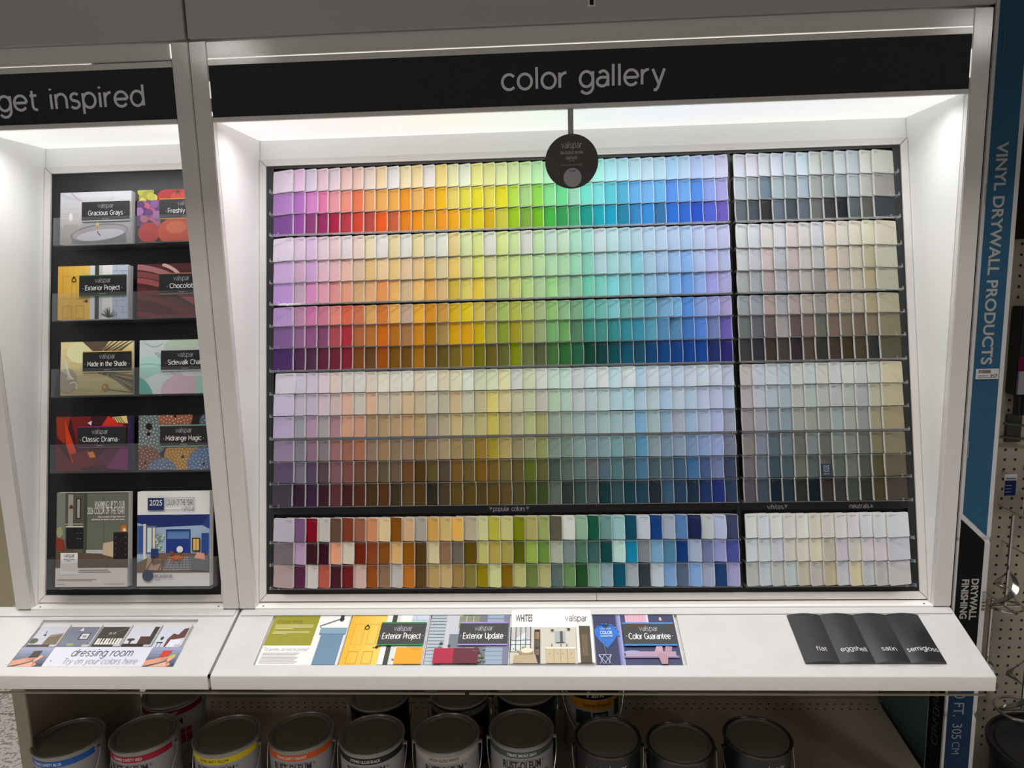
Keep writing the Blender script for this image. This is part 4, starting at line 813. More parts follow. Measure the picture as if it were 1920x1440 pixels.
def art_door2(A, w, h):
    door_scene(A, w, h); A.rect(w*.66, 0, w*.99, h*.32, 'D89A28'); A.rect(w*.82, h*.29, w*.96, h*.295, '8A6A1C'); A.rect(w*.88, h*.27, w*.96, h*.275, '8A6A1C')
def art_update(A, w, h):
    A.rect(0, 0, w, h, '8E98A6'); A.rect(0, 0, w*.20, h, 'A4B0BC')
    for k in range(15): A.rect(0, h*k/15, w*.20, h*k/15+.0008, '3E4650')
    A.rect(w*.20, 0, w*.40, h, 'B4B8C2'); A.rect(w*.26, h*.1, w*.46, h*.6, '6E7682'); A.rect(w*.36, h*.72, w*.62, h*.98, '7C8468')
    for a in (.45, .54): A.rect(w*a, h*.72, w*a+.0008, h*.98, 'C8CCD0')
    A.rect(w*.36, h*.85, w*.62, h*.855, 'C8CCD0'); A.rect(w*.62, 0, w*.72, h, '6A6E7E'); A.rect(w*.72, 0, w*.93, h, '8A9CB0')
    for k in range(12): A.rect(w*.72, h*k/12, w*.93, h*k/12+.0008, '6A7A8E')
    A.rect(w*.93, 0, w, h, '70748A'); random.seed(8); A.clip = (0, w, 0, h)
    for k in range(22): A.ell(w*random.uniform(.14, .28), h*random.uniform(.02, .42), .0026, .0018, random.choice(['5C6C4A', '8A9A6C', '3E4A34']), 7)
    for k in range(26): A.ell(w*random.uniform(.60, .73), h*random.uniform(.02, .34), .0024, .0024, random.choice(['3E4C3A', '5C6A54', '78866E']), 7)
    A.rect(w*.10, 0, w*.34, h*.29, 'A02440'); A.rect(w*.34, 0, w*.64, h*.29, '5E2434'); A.rect(w*.56, h*.24, w*.62, h*.245, 'B08A92'); A.clip = None
def art_whites(A, w, h):
    subdiv(A, 0, 0, w, h, 'DCDCDE')
    A.k += 14; A.text('WHITES', w*.055, h*.77, w=w*.21, h=.0215, c='4A4A50', off=.008); geo_text(A, 'valspar', w*.94, h*.775, w=w*.265, xh=.0095, c='5A5A60', al='r', lw=.10)
    A.k += 2; A.clip = (w*.0, w, 0, h*.66)
    A.rect(0, 0, w*.97, h*.66, 'BEBAB0'); A.rect(0, h*.22, w*.24, h*.66, 'C4CCD2'); A.rect(0, h*.42, w*.24, h*.66, 'B0B2B4')
    for a in (.0, .06, .12, .18, .24): A.rect(w*a, h*.2, w*a+.0012, h*.66, '28282A')
    for a in (.20, .41, .33): A.rect(0, h*a, w*.25, h*a+.0009, '28282A')
    random.seed(6)
    for k in range(14): A.ell(w*random.uniform(0, .22), h*random.uniform(.2, .3), .0016, .0014, random.choice(['7A8A5C', '98A880']), 6)
    A.rect(w*.29, h*.0, w*.36, h*.60, '2E2A28'); A.rect(w*.30, h*.42, w*.35, h*.55, '8A6E50'); A.rect(w*.30, h*.28, w*.35, h*.40, '5A4A3C'); A.rect(w*.30, h*.14, w*.35, h*.24, '6E5A48')
    A.poly([(w*.04, 0), (w*.05, h*.14), (w*.30, h*.15), (w*.33, 0)], 'A8987C'); A.ell(w*.19, h*.19, .012, .006, '9A8462', 14); A.ell(w*.20, h*.22, .010, .005, 'D4CCBC', 12)
    A.rect(w*.43, 0, w*.77, h*.255, 'B6A88A'); A.rect(w*.42, h*.25, w*.78, h*.275, 'D8D6D0')
    for a in (.52, .60, .68): A.rect(w*a, h*.01, w*a+.0006, h*.24, '7A6E54')
    for a in (.47, .57, .63, .73): A.ell(w*a, h*.16, .0008, .0008, '3A342A', 6)
    A.rect(w*.545, h*.36, w*.66, h*.56, '9AA4A8'); A.rect(w*.60, h*.36, w*.635, h*.56, '4A4C50')
    for a, b2 in ((.51, .58), (.71, .60)): A.ell(w*a, h*b2, .0026, .0018, '2A2828', 10); A.line([(w*a, h*b2), (w*(a-.03), h*(b2+.01))], .0008, '2A2828')
    for a in (.50, .61, .68): A.line([(w*a, h*.28), (w*a, h*.33)], .0012, '3A3634')
    A.rect(w*.80, 0, w*.835, h*.66, 'D4D2CC'); A.rect(w*.835, 0, w*.97, h*.66, '4C4436'); A.rect(w*.86, h*.12, w*.93, h*.5, '625642')
    A.rect(w*.97, 0, w, h*.66, 'DCDCDE'); A.clip = None
def art_guar(A, w, h):
    A.rect(0, 0, w, h, '343858'); shades(A, w*.28, 0, w*.34, h, '6A6AA0', '9A9AC8', 4, False); A.rect(w*.34, 0, w, h, '3C4062')
    A.rect(w*.40, h*.74, w*.68, h, 'C89AB0')
    for k in range(7): A.rect(w*(.41+.038*k), h*.74, w*(.415+.038*k), h, 'DEBCCC')
    A.rect(w*.66, h*.74, w*.69, h, 'C8C4D0'); A.ell(w*.84, h*.90, .0024, .0032, 'D8A080', 10); A.ell(w*.84, h*.93, .0015, .0015, 'FFE8D0', 8)
    A.clip = (0, w, 0, h)
    A.poly([(w*.145+.019*x, h*.585+.022*y) for x, y in [(0, -1.25), (-.55, -.65), (-.95, -.05), (-1, .45), (-.7, .85), (-.3, .85), (0, .5), (.3, .85), (.7, .85), (1, .45), (.95, -.05), (.55, -.65)]], '2C6CC0')
    random.seed(12)
    for k in range(30): a = random.uniform(-.3, 3.5); A.ell(w*.145+.021*math.cos(a), h*.60+.020*math.sin(a), .0014, .0014, random.choice(['2C6CC0', '4A8AD8']), 6)
    A.text('LOVE YOUR', w*.145, h*.68, w=w*.13, h=.0048, c='C4D8F0', al='c'); A.text('COLOR', w*.145, h*.58, w=w*.15, h=.0105, c='E0EAF8', al='c', off=.01); A.text('GUARANTEE', w*.145, h*.53, w=w*.15, h=.0052, c='D0E0F4', al='c', off=.01)
    A.rect(w*.33, h*.12, w*.98, h*.16, '8A7A98'); A.rect(w*.35, h*.15, w*.95, h*.24, 'A890A8'); A.ell(w*.44, h*.22, .014, .004, '9A98B8', 14)
    A.poly([(w*.70, h*.24), (w*.73, h*.34), (w*.80, h*.34), (w*.80, h*.23)], 'B894A4'); A.poly([(w*.82, h*.24), (w*.84, h*.34), (w*.92, h*.33), (w*.90, h*.23)], 'A88498')
    A.poly([(w*.72, h*.22), (w*.86, h*.22), (w*.83, 0), (w*.76, 0)], 'AC8A98')
    for k in range(4): A.line([(w*(.74+.03*k), h*.2), (w*(.77+.018*k), 0)], .0006, '8A6A7C')
    A.line([(w*.12, h*.18), (w*.10, h*.38)], .0022, '5E5660'); A.line([(w*.10, h*.38), (w*.07, h*.44)], .0008, '7A7078'); A.line([(w*.10, h*.38), (w*.13, h*.45)], .0008, '7A7078')
    for a, b2 in (((.03, .17), (.18, .18)), ((.03, .17), (.08, 0)), ((.18, .18), (.14, 0)), ((.03, .17), (.12, 0)), ((.18, .18), (.09, 0)), ((.10, .18), (.04, 0)), ((.10, .18), (.17, 0))): A.line([(w*a[0], h*a[1]), (w*b2[0], h*b2[1])], .0008, 'B8BCCC')
    A.clip = None
def ctlabel(root, fm, w, h, l, title, acc, tw):
    B = Art(fm, gain=GC)
    x0, y0, x1, y1 = w*l[0], h*l[1], w*l[2], h*l[3]; hh = y1-y0
    B.rect(x0, y0-.003, x1, y1+.003, acc, nx=8); B.rect(x0, y0, x1, y1, (.045, .047, .052), nx=8); cx = (x0+x1)/2
    geo_text(B, 'valspar', cx, y0+hh*.64, w=.0300, xh=.0078, c=(.42, .42, .44), al='c', lw=.10); geo_text(B, title, cx, y0+hh*.24, w=tw, xh=.0085, c='F0F0F2', al='c', lw=.15)
    for s_ in (-1, 1): B.ell(cx+s_*(tw/2+.004), y0+hh*.38, .0007, .0007, 'E0E0E0', 8)
    B.build('title_label', root)
XS = [.0680, .2040, .3430, .4810, .6195]
r, fm = flat('booklet', .0690, .2020, .0112, .1140, art_wisely, 'olive and white booklet with a blue paint roller, Choose wisely, in the counter tray', 'booklet', 'booklets in the counter tray')
r, fm = flat('booklet', .2055, .3400, .0112, .1140, art_door2, 'booklet with a yellow door lying in the counter tray', 'booklet', 'booklets in the counter tray'); ctlabel(r, fm, .1345, .1028, (.41, .38, .985, .80), 'Exterior Project', '2E7A44', .064)
r, fm = flat('booklet', .3440, .4785, .0112, .1140, art_update, 'booklet titled Exterior Update with grey siding in the counter tray', 'booklet', 'booklets in the counter tray'); ctlabel(r, fm, .1345, .1028, (.38, .38, .985, .80), 'Exterior Update', '9A86C8', .066)
r, fm = flat('booklet', .4815, .6170, .0040, .1140, art_whites, 'white booklet headed WHITES with a bathroom photo in the counter tray', 'booklet', 'booklets in the counter tray', th=.0075, lift=.002, bow=.0018)
r, fm = flat('booklet', .6200, .7540, .0112, .1140, art_guar, 'navy booklet titled Color Guarantee with a blue heart in the counter tray', 'booklet', 'booklets in the counter tray'); ctlabel(r, fm, .1340, .1028, (.35, .37, .985, .78), 'Color Guarantee', '3C86C8', .067)
for x in (.0645, .2030, .3412, .4795, .6178, .7555): build('tray_divider', G().box(x-.0004, x+.0008, .0112, .1140, -.0060, .0004, fr=ct), M_paper, C_MAIN)

# dressing room display on the short counter
X0, X1 = -.3450, -.0665
base = thing('dressing_room_sign', 'dressing room sign card in the short counter with photos of hands', 'sign', ct(-.2, .117, -.006))
build('card', G().box(X0, X1, .0775, .1172, -.0058, -.0006, fr=ct), M_paper, base)
w, h = X1-X0, .0397
A = Art(lambda u, v, k: ct(X0+u, .1172-v, -.0004+k), gain=GC); A.rect(0, 0, w, h, 'C8CAD8')
shades(A, 0, 0, .057, h, '3A404E', '8A94B0', 6); shades(A, w-.052, 0, w, h, '3A404E', '8A94B0', 6)
SK = 'C89078'
for x in (0, w-.052):
    A.clip = (x, x+.055, 0, h)
    A.poly([(x, h*.02), (x, h*.30), (x+.020, h*.42), (x+.034, h*.50), (x+.040, h*.42), (x+.030, h*.26), (x+.018, h*.14)], SK)
    A.poly([(x+.010, 0), (x+.028, h*.16), (x+.042, h*.30), (x+.048, h*.52), (x+.042, h*.58), (x+.036, h*.30), (x+.046, h*.10), (x+.04, 0)], 'D8A088')
    for k in range(3): A.line([(x+.024+.004*k, h*.30), (x+.030+.005*k, h*.52)], .0024, 'B87C64')
A.clip = None
A.poly([(.024, h*.46), (.040, h*.46), (.040, h*.80), (.026, h*.78)], '35312E'); A.line([(.024, h*.44), (.038, h*.56)], .0016, '1A1816')
A.poly([(w-.032, h*.50), (w-.018, h*.50), (w-.014, h*.80), (w-.030, h*.80)], 'C0382C'); A.poly([(w-.018, h*.45), (w-.008, h*.62), (w-.004, h*.58), (w-.014, h*.40)], 'A8B850')
geo_text(A, 'dressing room', w*.525, h*.52, w=.103, xh=.0102, c='34363C', al='c', lw=.10, shear=.12); geo_text(A, 'Try on your colors here', w*.54, h*.13, w=.126, xh=.0078, c='868A98', al='c', lw=.085, shear=.25); A.rect(w*.235, h*.26, w*.245, h*.29, '7A7E8C')
A.build('printed_face', base)
def room(A, w, h, k):
    A.clip = (0, w, 0, h)
    if k == 0: A.rect(0, 0, w, h, 'B4B6C4'); A.poly([(w*.45, 0), (w*.52, h*.55), (w, h*.72), (w, 0)], '6A5E50'); A.poly([(w*.52, h*.48), (w, h*.62), (w, h*.70), (w*.54, h*.60)], '8A7A68'); A.rect(w*.3, h*.55, w*.40, h*.62, '2E2A2C'); A.line([(w*.35, h*.62), (w*.33, h*.78)], .0012, '2E2A2C'); A.ell(w*.1, h*.3, .008, .006, '4A5240', 12); A.rect(0, 0, w, h*.12, '3E342C')
    if k == 1: A.rect(0, 0, w, h, '6E7284'); A.rect(w*.48, h*.36, w*.80, h*.70, '2A2A30'); A.rect(w*.52, h*.40, w*.77, h*.66, 'C6C8CC'); A.rect(w*.58, h*.46, w*.71, h*.58, '8A8C90'); A.poly([(w*.36, h*.80), (w*.42, h*.96), (w*.5, h*.80)], 'C8CCDA'); A.rect(0, 0, w, h*.08, '5A6878'); A.ell(w*.35, h*.12, .007, .003, '8A9A6C', 10)
    if k == 2:
        A.rect(0, 0, w, h, '3E3C38'); A.rect(0, 0, w, h*.12, '2A3024')
        for j in range(9): A.rect(w*(.06+.10*j), h*.12, w*(.14+.10*j), h*.42, 'D2D0CC')
        for j in (1, 2, 4, 5, 6): A.rect(w*(.12+.10*j), h*.22, w*(.16+.10*j), h*.42, '26241F')
        A.line([(w*.3, h*.5), (w*.95, h*.95)], .0016, '6A665E'); A.line([(w*.5, h*.45), (w*.98, h*.75)], .0012, '5A564E')
        for j in (.40, .55): A.ring(w*j, h*.66, .0016, .0024, 'B8B8B4', 10)
    if k == 3: A.rect(0, 0, w, h, 'BEC0CC'); A.rect(w*.80, 0, w*.98, h, '3A3834'); A.rect(w*.48, h*.12, w*.80, h*.52, '4E342C'); A.rect(0, 0, w, h*.16, '2E2422'); A.ell(w*.2, h*.36, .007, .003, '4A4040', 10); A.rect(w*.18, h*.1, w*.24, h*.36, '2E2422')
    if k == 4: A.rect(0, 0, w, h, 'BCC0D0'); A.poly([(w*.40, 0), (w*.40, h*.40), (w*.52, h*.66), (w*.70, h*.60), (w*.82, h*.90), (w, h*.95), (w, h*.46), (w*.52, h*.34), (w*.46, 0)], '5A3A2E'); A.rect(w*.52, 0, w*.9, h*.36, 'CDD0DC'); A.rect(w*.08, h*.18, w*.3, h*.24, '2A2420'); A.line([(w*.13, 0), (w*.13, h*.2)], .001, '2A2420'); A.line([(w*.26, 0), (w*.26, h*.2)], .001, '2A2420'); A.ell(w*.2, h*.42, .003, .004, '3A4438', 8)
    A.rect(w*.76, h*.02, w*.98, h*.12, 'B0AEB4'); A.clip = None
ps = [(-.3415, -.2905), (-.2860, -.2330), (-.2285, -.1790), (-.1760, -.1265), (-.1225, -.0735)]
ds = ['leftmost slotted room photo card, a brown armchair against a pale wall', 'slotted room photo card with a small framed picture on blue grey', 'middle slotted photo card, white piano keys on dark wood', 'slotted photo card with a brown chair beside a dark curtain', 'rightmost slotted photo card, a curved brown headboard']
for k, ((a, b_), d) in enumerate(zip(ps, ds)):
    o = build('photo_card', G().box(a, b_, .0325, .0760, -.0058, -.0026, fr=ct), M_paper); tag(o, d, 'photo card', 'dressing room photo cards')
    A = Art(lambda u, v, k_, a=a: ct(a+u, .0760-v, -.0024+k_), gain=GC); room(A, b_-a, .0435, k); A.build('printed_face', o)
for a in (-.3440, -.2885, -.2310, -.1775, -.1245, -.0715): build('slot_divider', G().box(a-.0007, a+.0007, .030, .0762, -.0058, .0012, fr=ct), M_counter, C_LEFT)

# sheen sample board: four arched strips
sb = thing('sheen_sample_board', 'dark grey board of four arched paint sheen samples on the long counter', 'sample board', ct(1.05, .113, 0))
x0 = .9440; pw = .0535
for k, (nm, ro, cx, tw) in enumerate((('flat', .60, .0320, .0160), ('eggshell', .40, .0285, .0400), ('satin', .32, .0290, .0225), ('semigloss', .24, .0275, .0465))):
    m = mat('sheen_sample_'+nm, (.022, .024, .027), ro, spec=.6)
    a = x0+k*pw; n = 14; hgt = lambda u: .0018+.0052*math.sin(math.pi*(u*.94+.03))
    vs = []; 
    for i in range(n+1):
        u = i/n
        for v in (.0150, .1125): vs += [ct(a+u*pw, v, hgt(u)), ct(a+u*pw, v, .0002)]
    fs = []
    for i in range(n):
        o_ = i*4; p_ = o_+4; fs += [[o_, o_+2, p_+2, p_], [o_+1, p_+1, p_+3, o_+3], [o_, p_, p_+1, o_+1], [o_+2, o_+3, p_+3, p_+2]]
    fs += [[0, 1, 3, 2], [n*4, n*4+2, n*4+3, n*4+1]]
    st = build('sample_strip', G().add(vs, [f[::-1] for f in fs]), m, sb, smooth=True)
    A = Art(lambda u, v, k_, a=a, hgt=hgt: ct(a+u, .1125-v, hgt(min(1, max(0, u/pw)))+.0003+k_))
    geo_text(A, nm, cx, .0205, w=tw, xh=.0058, c='E0E0E4', al='c', lw=.16); A.build('lettering', st, M_printm)

# ------------------------------------------------------------ round hanging sign
hs = thing('hanging_sign', 'round dark grey sign hanging from the header over the paint chips', 'sign', (.595, -.002, 1.677))
cx, cz, R = .5945, 1.7195, .0412
g = G(); n = 64; y0, y1 = -.0035, -.0020
g.add([(cx+R*math.cos(2*math.pi*i/n), y, cz+R*math.sin(2*math.pi*i/n)) for y in (y0, y1) for i in range(n)], [list(range(n)), list(range(2*n-1, n-1, -1))]+[[i, n+i, n+(i+1) % n, (i+1) % n] for i in range(n)])
build('disc', g, mat('sign_charcoal', (.085, .080, .082), .4), hs)
build('arm', G().box(.5895, .5980, -.0018, -.0010, 1.7560, 1.7985), mat('grey_plastic_arm', (.42, .42, .43), .4), hs)
build('clip', G().box(.5680, .6190, -.0022, -.0003, 1.7962, 1.8005), M_clear, hs)
A = Art(lambda u, v, k: (cx+u, y0-.0002-k, cz+v))
geo_text(A, 'valspar', .0, .0200, w=.0310, xh=.0068, c=(.75, .75, .76), al='c', lw=.09)
A.text('2026 COLOR OF THE YEAR', .0, .0110, w=.0350, h=.0060, c=(.70, .70, .71), al='c', off=.002); A.text('SAGE SLATE', .0, .0030, w=.0165, h=.0062, c=(.75, .75, .76), al='c', off=.002); A.text('6003-2B', 0, -.0002, w=.0080, h=.0028, c=(.5, .5, .5), al='c')
A.text('EXPLORE MORE. GET INSPIRED.', .0, -.0068, w=.0340, h=.0036, c=(.42, .42, .43), al='c')
A.ell(.0010, -.0245, .0140, .0145, (.50, .49, .52), 36); A.text('SCAN ME', .0010, -.0158, w=.0095, h=.0040, c=(.02, .02, .02), al='c', off=.01)
A.build('printed_face', hs, M_printm)

# ------------------------------------------------------------ shelf below the counter
DZ = .5700
g = G().prism([(-.41, -.06), (1.215, -.06), (1.215, .06), (1.262, .06), (1.285, .374), (-.41, .374)], DZ-.012, DZ, 'z')
dk = build('shelf_deck', g, M_deck); tag(dk, 'wide dark beige shelf deck carrying the paint cans', 'shelf')
g = G()
for r_, (yy, off) in enumerate(((.352, 0), (.334, .008))):
    for i in range(90):
        x = -.38+off+i*.0184; g.add([(x+.0032*math.cos(a*math.pi/4), yy+.0022*math.sin(a*math.pi/4), DZ+.0003) for a in range(8)], [list(range(8))])
build('slot_pattern', g, M_hole, dk)
o = build('deck_support', G().box(-.40, 1.20, -.04, .36, Z0+.0005, DZ-.0125), M_seam); tag(o, 'dark closed plinth under the shelf of paint cans', 'plinth')
o = build('end_panel', G().box(-.4385, -.4125, -.001, .004, Z0+.0005, .9005, bev=.001).box(-.4385, -.4365, .0045, .372, Z0+.0005, .9005), M_endp, smooth=True); tag(o, 'beige steel end panel at the left side of the shelf', 'end panel')

CR_, CH = .0598, .1380
def can(x, y, rot, band, body, brand, code, label, group, ears='white', bandtxt='E8E8E8', z=DZ+.0003, dz=0, top=True, art=None, tall=CH):
    root = thing('paint_can', label, 'paint can', (x, y, z), group)
    zt = z+tall; r = CR_
    prof = [(r*.985, z+.0012), (r, z), (r+.0014, z+.002), (r, z+.004), (r*.985, z+.0055), (r*.985, zt-.0085), (r*.992, zt-.006)]
    build('body', G().lathe(prof, x, y, 56, cap1=False), body, root, smooth=True)
    rim = [(r*.992, zt-.0062), (r+.0012, zt-.0045), (r+.0016, zt-.0015), (r+.0004, zt), (r-.0016, zt-.0002), (r-.0030, zt-.0026), (r-.0050, zt-.0030)]
    build('rim', G().lathe(rim, x, y, 56, cap0=False, cap1=False), M_rim if ears != 'black' else M_lidrim, root, smooth=True)
    lid = [(r-.0046, zt-.0034), (r-.0058, zt-.0008), (r-.0072, zt-.0006), (r-.0086, zt-.0034), (r-.0105, zt-.0046), (r-.0120, zt-.0036), (r-.016, zt-.0032), (.001, zt-.0032)]
    build('lid', G().lathe(lid, x, y, 56, cap0=False, cap1=True), M_lid, root, smooth=True)
    def cyl(u, v, k, rr=r*.985): a = rot+u/rr; q = rr+.0003+k; return (x+q*math.sin(a), y-q*math.cos(a), z+v)
    A = Art(cyl, gain=1.15, dz=.00003)
    def band_(v0, v1, c, u0=-.085, u1=.085): A.rect(u0, v0, u1, v1, c, nx=24)
    if art: art(A, band_)
    else:
        band_(tall-.0215, tall-.0095, band)
        A.text(code, 0, tall-.0185, w=.0560, h=.0078, c=bandtxt, al='c', off=.012); A.text('TRUSTED QUALITY SINCE 1921', 0, tall-.0290, w=.052, h=.0046, c='7A4040', al='c')
        A.text('RUST-OLEUM', 0, tall-.0435, w=.072, h=.0215, c='141414', al='c', off=.018); A.text('\u00ae', .039, tall-.034, h=.006, c='141414')
        A.rect(.020, tall-.085, .052, tall-.054, '981C28', nx=8)
        for k in range(3): A.line([(.020+.010*k, tall-.085), (.020+.010*k, tall-.052)], .0009, 'C8C8C8')
        A.rect(.020, tall-.066, .052, tall-.0650, 'C8C8C8', nx=8)
    A.build('printed_label', root, M_print)
    ez = zt-.018
    for s_ in (-1, 1):
        a = rot+math.pi/2*s_; dx, dy = math.sin(a), -math.cos(a); px, py = x+dx*r*.99, y+dy*r*.99
        g = G(); P0 = Vector((px, py, ez)); D = Vector((dx, dy, 0))
        g.tube([P0, P0+D*.0022], .0042, 14); g.tube([P0+D*.0022, P0+D*.0040], .0030, 12); g.tube([P0+D*.0040, P0+D*.0058], .0040, 12)
        build('ear', g, M_rim if ears == 'white' else M_blk, root, smooth=True)
    pts = []
    for i in range(33):
        th = math.pi*i/32; c_, s_ = math.cos(th), math.sin(th); X = (r+.0052)*c_
        lx = X; ly = -.0645*s_; lz = ez-.105*s_**.8+.003*abs(c_)
        pts.append((x+lx*math.cos(rot)-ly*math.sin(rot), y+lx*math.sin(rot)+ly*math.cos(rot), max(lz, z+.004)))
    build('bail_handle', G().tube(pts, .0010, 6), M_wire, root, smooth=True)
    return root
M_lidrim = mat('can_rim_black_steel', (.10, .095, .09), .32, metal=.8)
M_bodyg = mat('can_body_grey_label', (.38, .39, .41), .4); M_bodyk = mat('can_body_black_label', (.012, .012, .016), .35); M_bodyw = mat('can_body_white_label', (.40, .40, .40), .4)
gf = 'front row of paint cans'; gb = 'back row of paint cans'
can(-.3650, .030, -.10, '1E5CB0', M_bodyg, '', '7524402 SAFETY BLUE', 'paint can with blue band at the left end of the front row', gf)
can(-.2260, .045, -.06, 'A81430', M_bodyg, '', '7564402 SAFETY RED', 'paint can with red band in the front row', gf)
can(-.0650, .042, -.02, 'E0C810', M_bodyg, '', '7543402 SAFETY YELLOW', 'paint can with bright yellow band in the front row', gf, bandtxt='20200C')
can(.0740, .052, -.02, 'D85A14', M_bodyg, '', '7555402 SAFETY ORANGE', 'paint can with orange band in the front row', gf)
can(.2105, .044, .0, '101010', M_bodyg, '', '7779402 GLOSS BLACK', 'grey paint can with black band in the front row', gf)
can(.3505, .049, .02, 'B8B2A8', M_bodyg, '', '242256 GLOSS WHITE', 'paint can with off-white band in the front row', gf, bandtxt='20201C')
can(.4890, .064, .04, '4E5450', M_bodyg, '', '7786402 SMOKE GRAY', 'paint can with smoke grey band in the front row', gf)
def vart(A, band_):
    geo_text(A, 'valspar', .006, CH-.0330, w=.048, xh=.0115, c='C0C0C4', al='c', lw=.10)
    for p in (((-.046, -.030), (-.030, -.042)), ((-.046, -.030), (-.046, -.075)), ((-.030, -.042), (-.020, -.075)), ((-.046, -.052), (-.030, -.042)), ((-.038, -.036), (-.040, -.075))): A.line([(p[0][0], CH+p[0][1]), (p[1][0], CH+p[1][1])], .0008, '8A8A90')
def vart2(A, band_):
    A.rect(-.026, CH-.021, .030, CH-.0125, '4A4C50', nx=8); A.text('latex | interior + exterior', .002, CH-.0185, w=.050, h=.0058, c='B8B8BC', al='c')
    geo_text(A, 'valspar', .012, CH-.048, w=.046, xh=.0115, c='C0C0C4', al='c', lw=.10)
can(.6480, .040, .0, None, M_bodyk, '', '', 'black paint can standing right of the smoke grey can in the front row', gf, 'black', art=vart)
can(.7770, .026, .05, None, M_bodyk, '', '', 'black paint can with a small grey label between two lettered black cans', gf, 'black', art=vart2)
can(.9190, .043, .08, None, M_bodyk, '', '', 'black paint can at the right end of the front row beside empty shelf', gf, 'black', art=vart)
can(-.2410, .178, .12, '7A0E22', M_bodyg, '', '7564402 SAFETY RED', 'paint can with dark red band behind the safety red can', gb)
can(.1950, .172, .05, '0A0A0A', M_bodyk, '', '7779402 GLOSS BLACK', 'black paint can behind the gloss black can', gb)
can(.3585, .182, .05, '6A6864', M_bodyk, '', '242256 GLOSS WHITE', 'paint can with grey white band behind the gloss white can', gb, bandtxt='1C1C1C')
can(.4940, .196, .05, '14181E', M_bodyk, '', '7786402 SMOKE GRAY', 'dark paint can behind the smoke grey can', gb, bandtxt='6A6A6A')
def lart(A, band_):
    T = .165+.015
    band_(T-.052, T-.004, '101216', -.075, .075)
    A.text('Wall & Trim', .002, T-.032, w=.05, h=.014, c='8A8A8A', al='c'); A.text('Paint', .002, T-.0470, w=.034, h=.0185, c='C8C8C8', al='c', off=.012)
    for k in range(12): u0 = -.050+.009*k; dip = -.004*math.cos((u0-.005)/.055*1.5); A.rect(u0, T-.0705+dip, u0+.009, T-.0520+dip*.5, 'C8861C'); A.k -= 1
    A.k += 2; A.text('Interior/Exterior', .006, T-.0680, w=.058, h=.0125, c='1C1408', al='c', off=.01)
    A.rect(-.004, T-.0905, .028, T-.0800, '14161A', nx=6); A.text('Latex / Latex', .012, T-.0875, w=.028, h=.0070, c='B8B8B8', al='c')
    A.rect(-.040, T-.108, -.008, T-.078, '2A332C', nx=6); A.rect(.044, T-.095, .060, T-.060, '16181C', nx=4)
can(.6320, .225, .02, None, M_bodyw, '', '', 'tall white and black latex paint can standing at the back of the shelf', gb, art=lart, tall=.165, z=DZ+.0003)

# ------------------------------------------------------------ right-hand side
ct_ = thing('drywall_carton', 'tall narrow blue and black carton lettered VINYL DRYWALL PRODUCTS beside the cabinet', 'carton', (1.249, .026, Z0))
bx0, bx1 = 1.2225, 1.2750
def lean(z): return .0035*math.sin(min(1, max(0, (1.14-z)/.1))*math.pi/2)
g = G(); zs = [Z0+.001, .770, .7785, .787, 1.088, 1.094, 1.10, 1.4, 2.095]; ins = [0, 0, .0022, 0, 0, .0014, 0, 0, 0]
vs = []
for z, e in zip(zs, ins): vs += [(bx0+e, .0+e, z), (bx1-e, .0+e, z), (bx1-e, .052, z), (bx0+e, .052, z)]
fs = [[0, 3, 2, 1], [len(vs)-4, len(vs)-3, len(vs)-2, len(vs)-1]]
for i in range(len(zs)-1):
    for j in range(4): a = i*4+j; b_ = i*4+(j+1) % 4; fs.append([a, b_, b_+4, a+4])
build('cardboard_tube', G().add(vs, fs), M_card, ct_)
A = Art(lambda u, v, k: (u, -.0003-k, v), gain=1.0)
fx0, fx1 = bx0+.0050, bx1-.0070
A.poly([(fx0, 1.140), (fx1, 1.101), (fx1, 2.094), (fx0, 2.094)], '2B5674'); A.poly([(fx0-.002, 1.131), (fx1-.002, 1.092), (fx1-.002, .845), (fx0-.002, .845)], '08090B'); A.rect(fx0-.001, Z0+.002, fx1, .838, '16304E')
TX = 'A8A8A6'
A.text('VINYL DRYWALL PRODUCTS', 1.2385, 1.727, w=.340, h=.0235, c=TX, rot=-90, off=.022, res=5)
A.text('DRYWALL', 1.2500, 1.027, w=.073, h=.0160, c=TX, rot=-90, off=.03); A.text('FINISHING', 1.2345, 1.026, w=.070, h=.0160, c=TX, rot=-90, off=.03)
A.text('10 FT.', 1.2360, .8270, w=.050, h=.0250, c='8E9298', rot=-90, off=.0); A.text('305', 1.2360, .763, w=.0285, h=.0235, c='8E9298', rot=-90, off=-.004); A.text('CM', 1.2375, .7290, w=.0230, h=.0190, c='8E9298', rot=-90, off=-.01)
random.seed(21)
for z in (1.312, 1.302, 1.268, 1.245, 1.228, 1.205, 1.19, 1.165): A.rect(fx0+.002, z, fx1-.001, z+.0006, '3A6A8C')
for k in range(6): A.rect(bx1-.0065, 1.002-.006*k, bx1-.001, 1.005-.006*k, '6A4A28' if k > 2 else '8A8A8C')
A.build('printed_front', ct_, M_printm)
A = Art(lambda u, v, k: (bx0-.0003-k, u, v)); A.rect(.004, Z0+.002, .050, 2.09, '060708'); A.text('Clark', .036, .705, w=.052, h=.030, c='6E7074', rot=90, shear=.3, off=-.018); A.text('Dietrich', .036, .760, w=.075, h=.030, c='6E7074', rot=90, shear=.3, off=-.018)
A.build('printed_side', ct_, M_printm)
for z0_, z1_, x in ((1.855, 1.895, 1.236), (1.635, 1.665, 1.2262), (1.235, 1.262, 1.2285)): build('staple', G().tube([(x, -.0012, z0_), (x, -.0012, z1_)], .0007, 6), M_chrome, ct_)

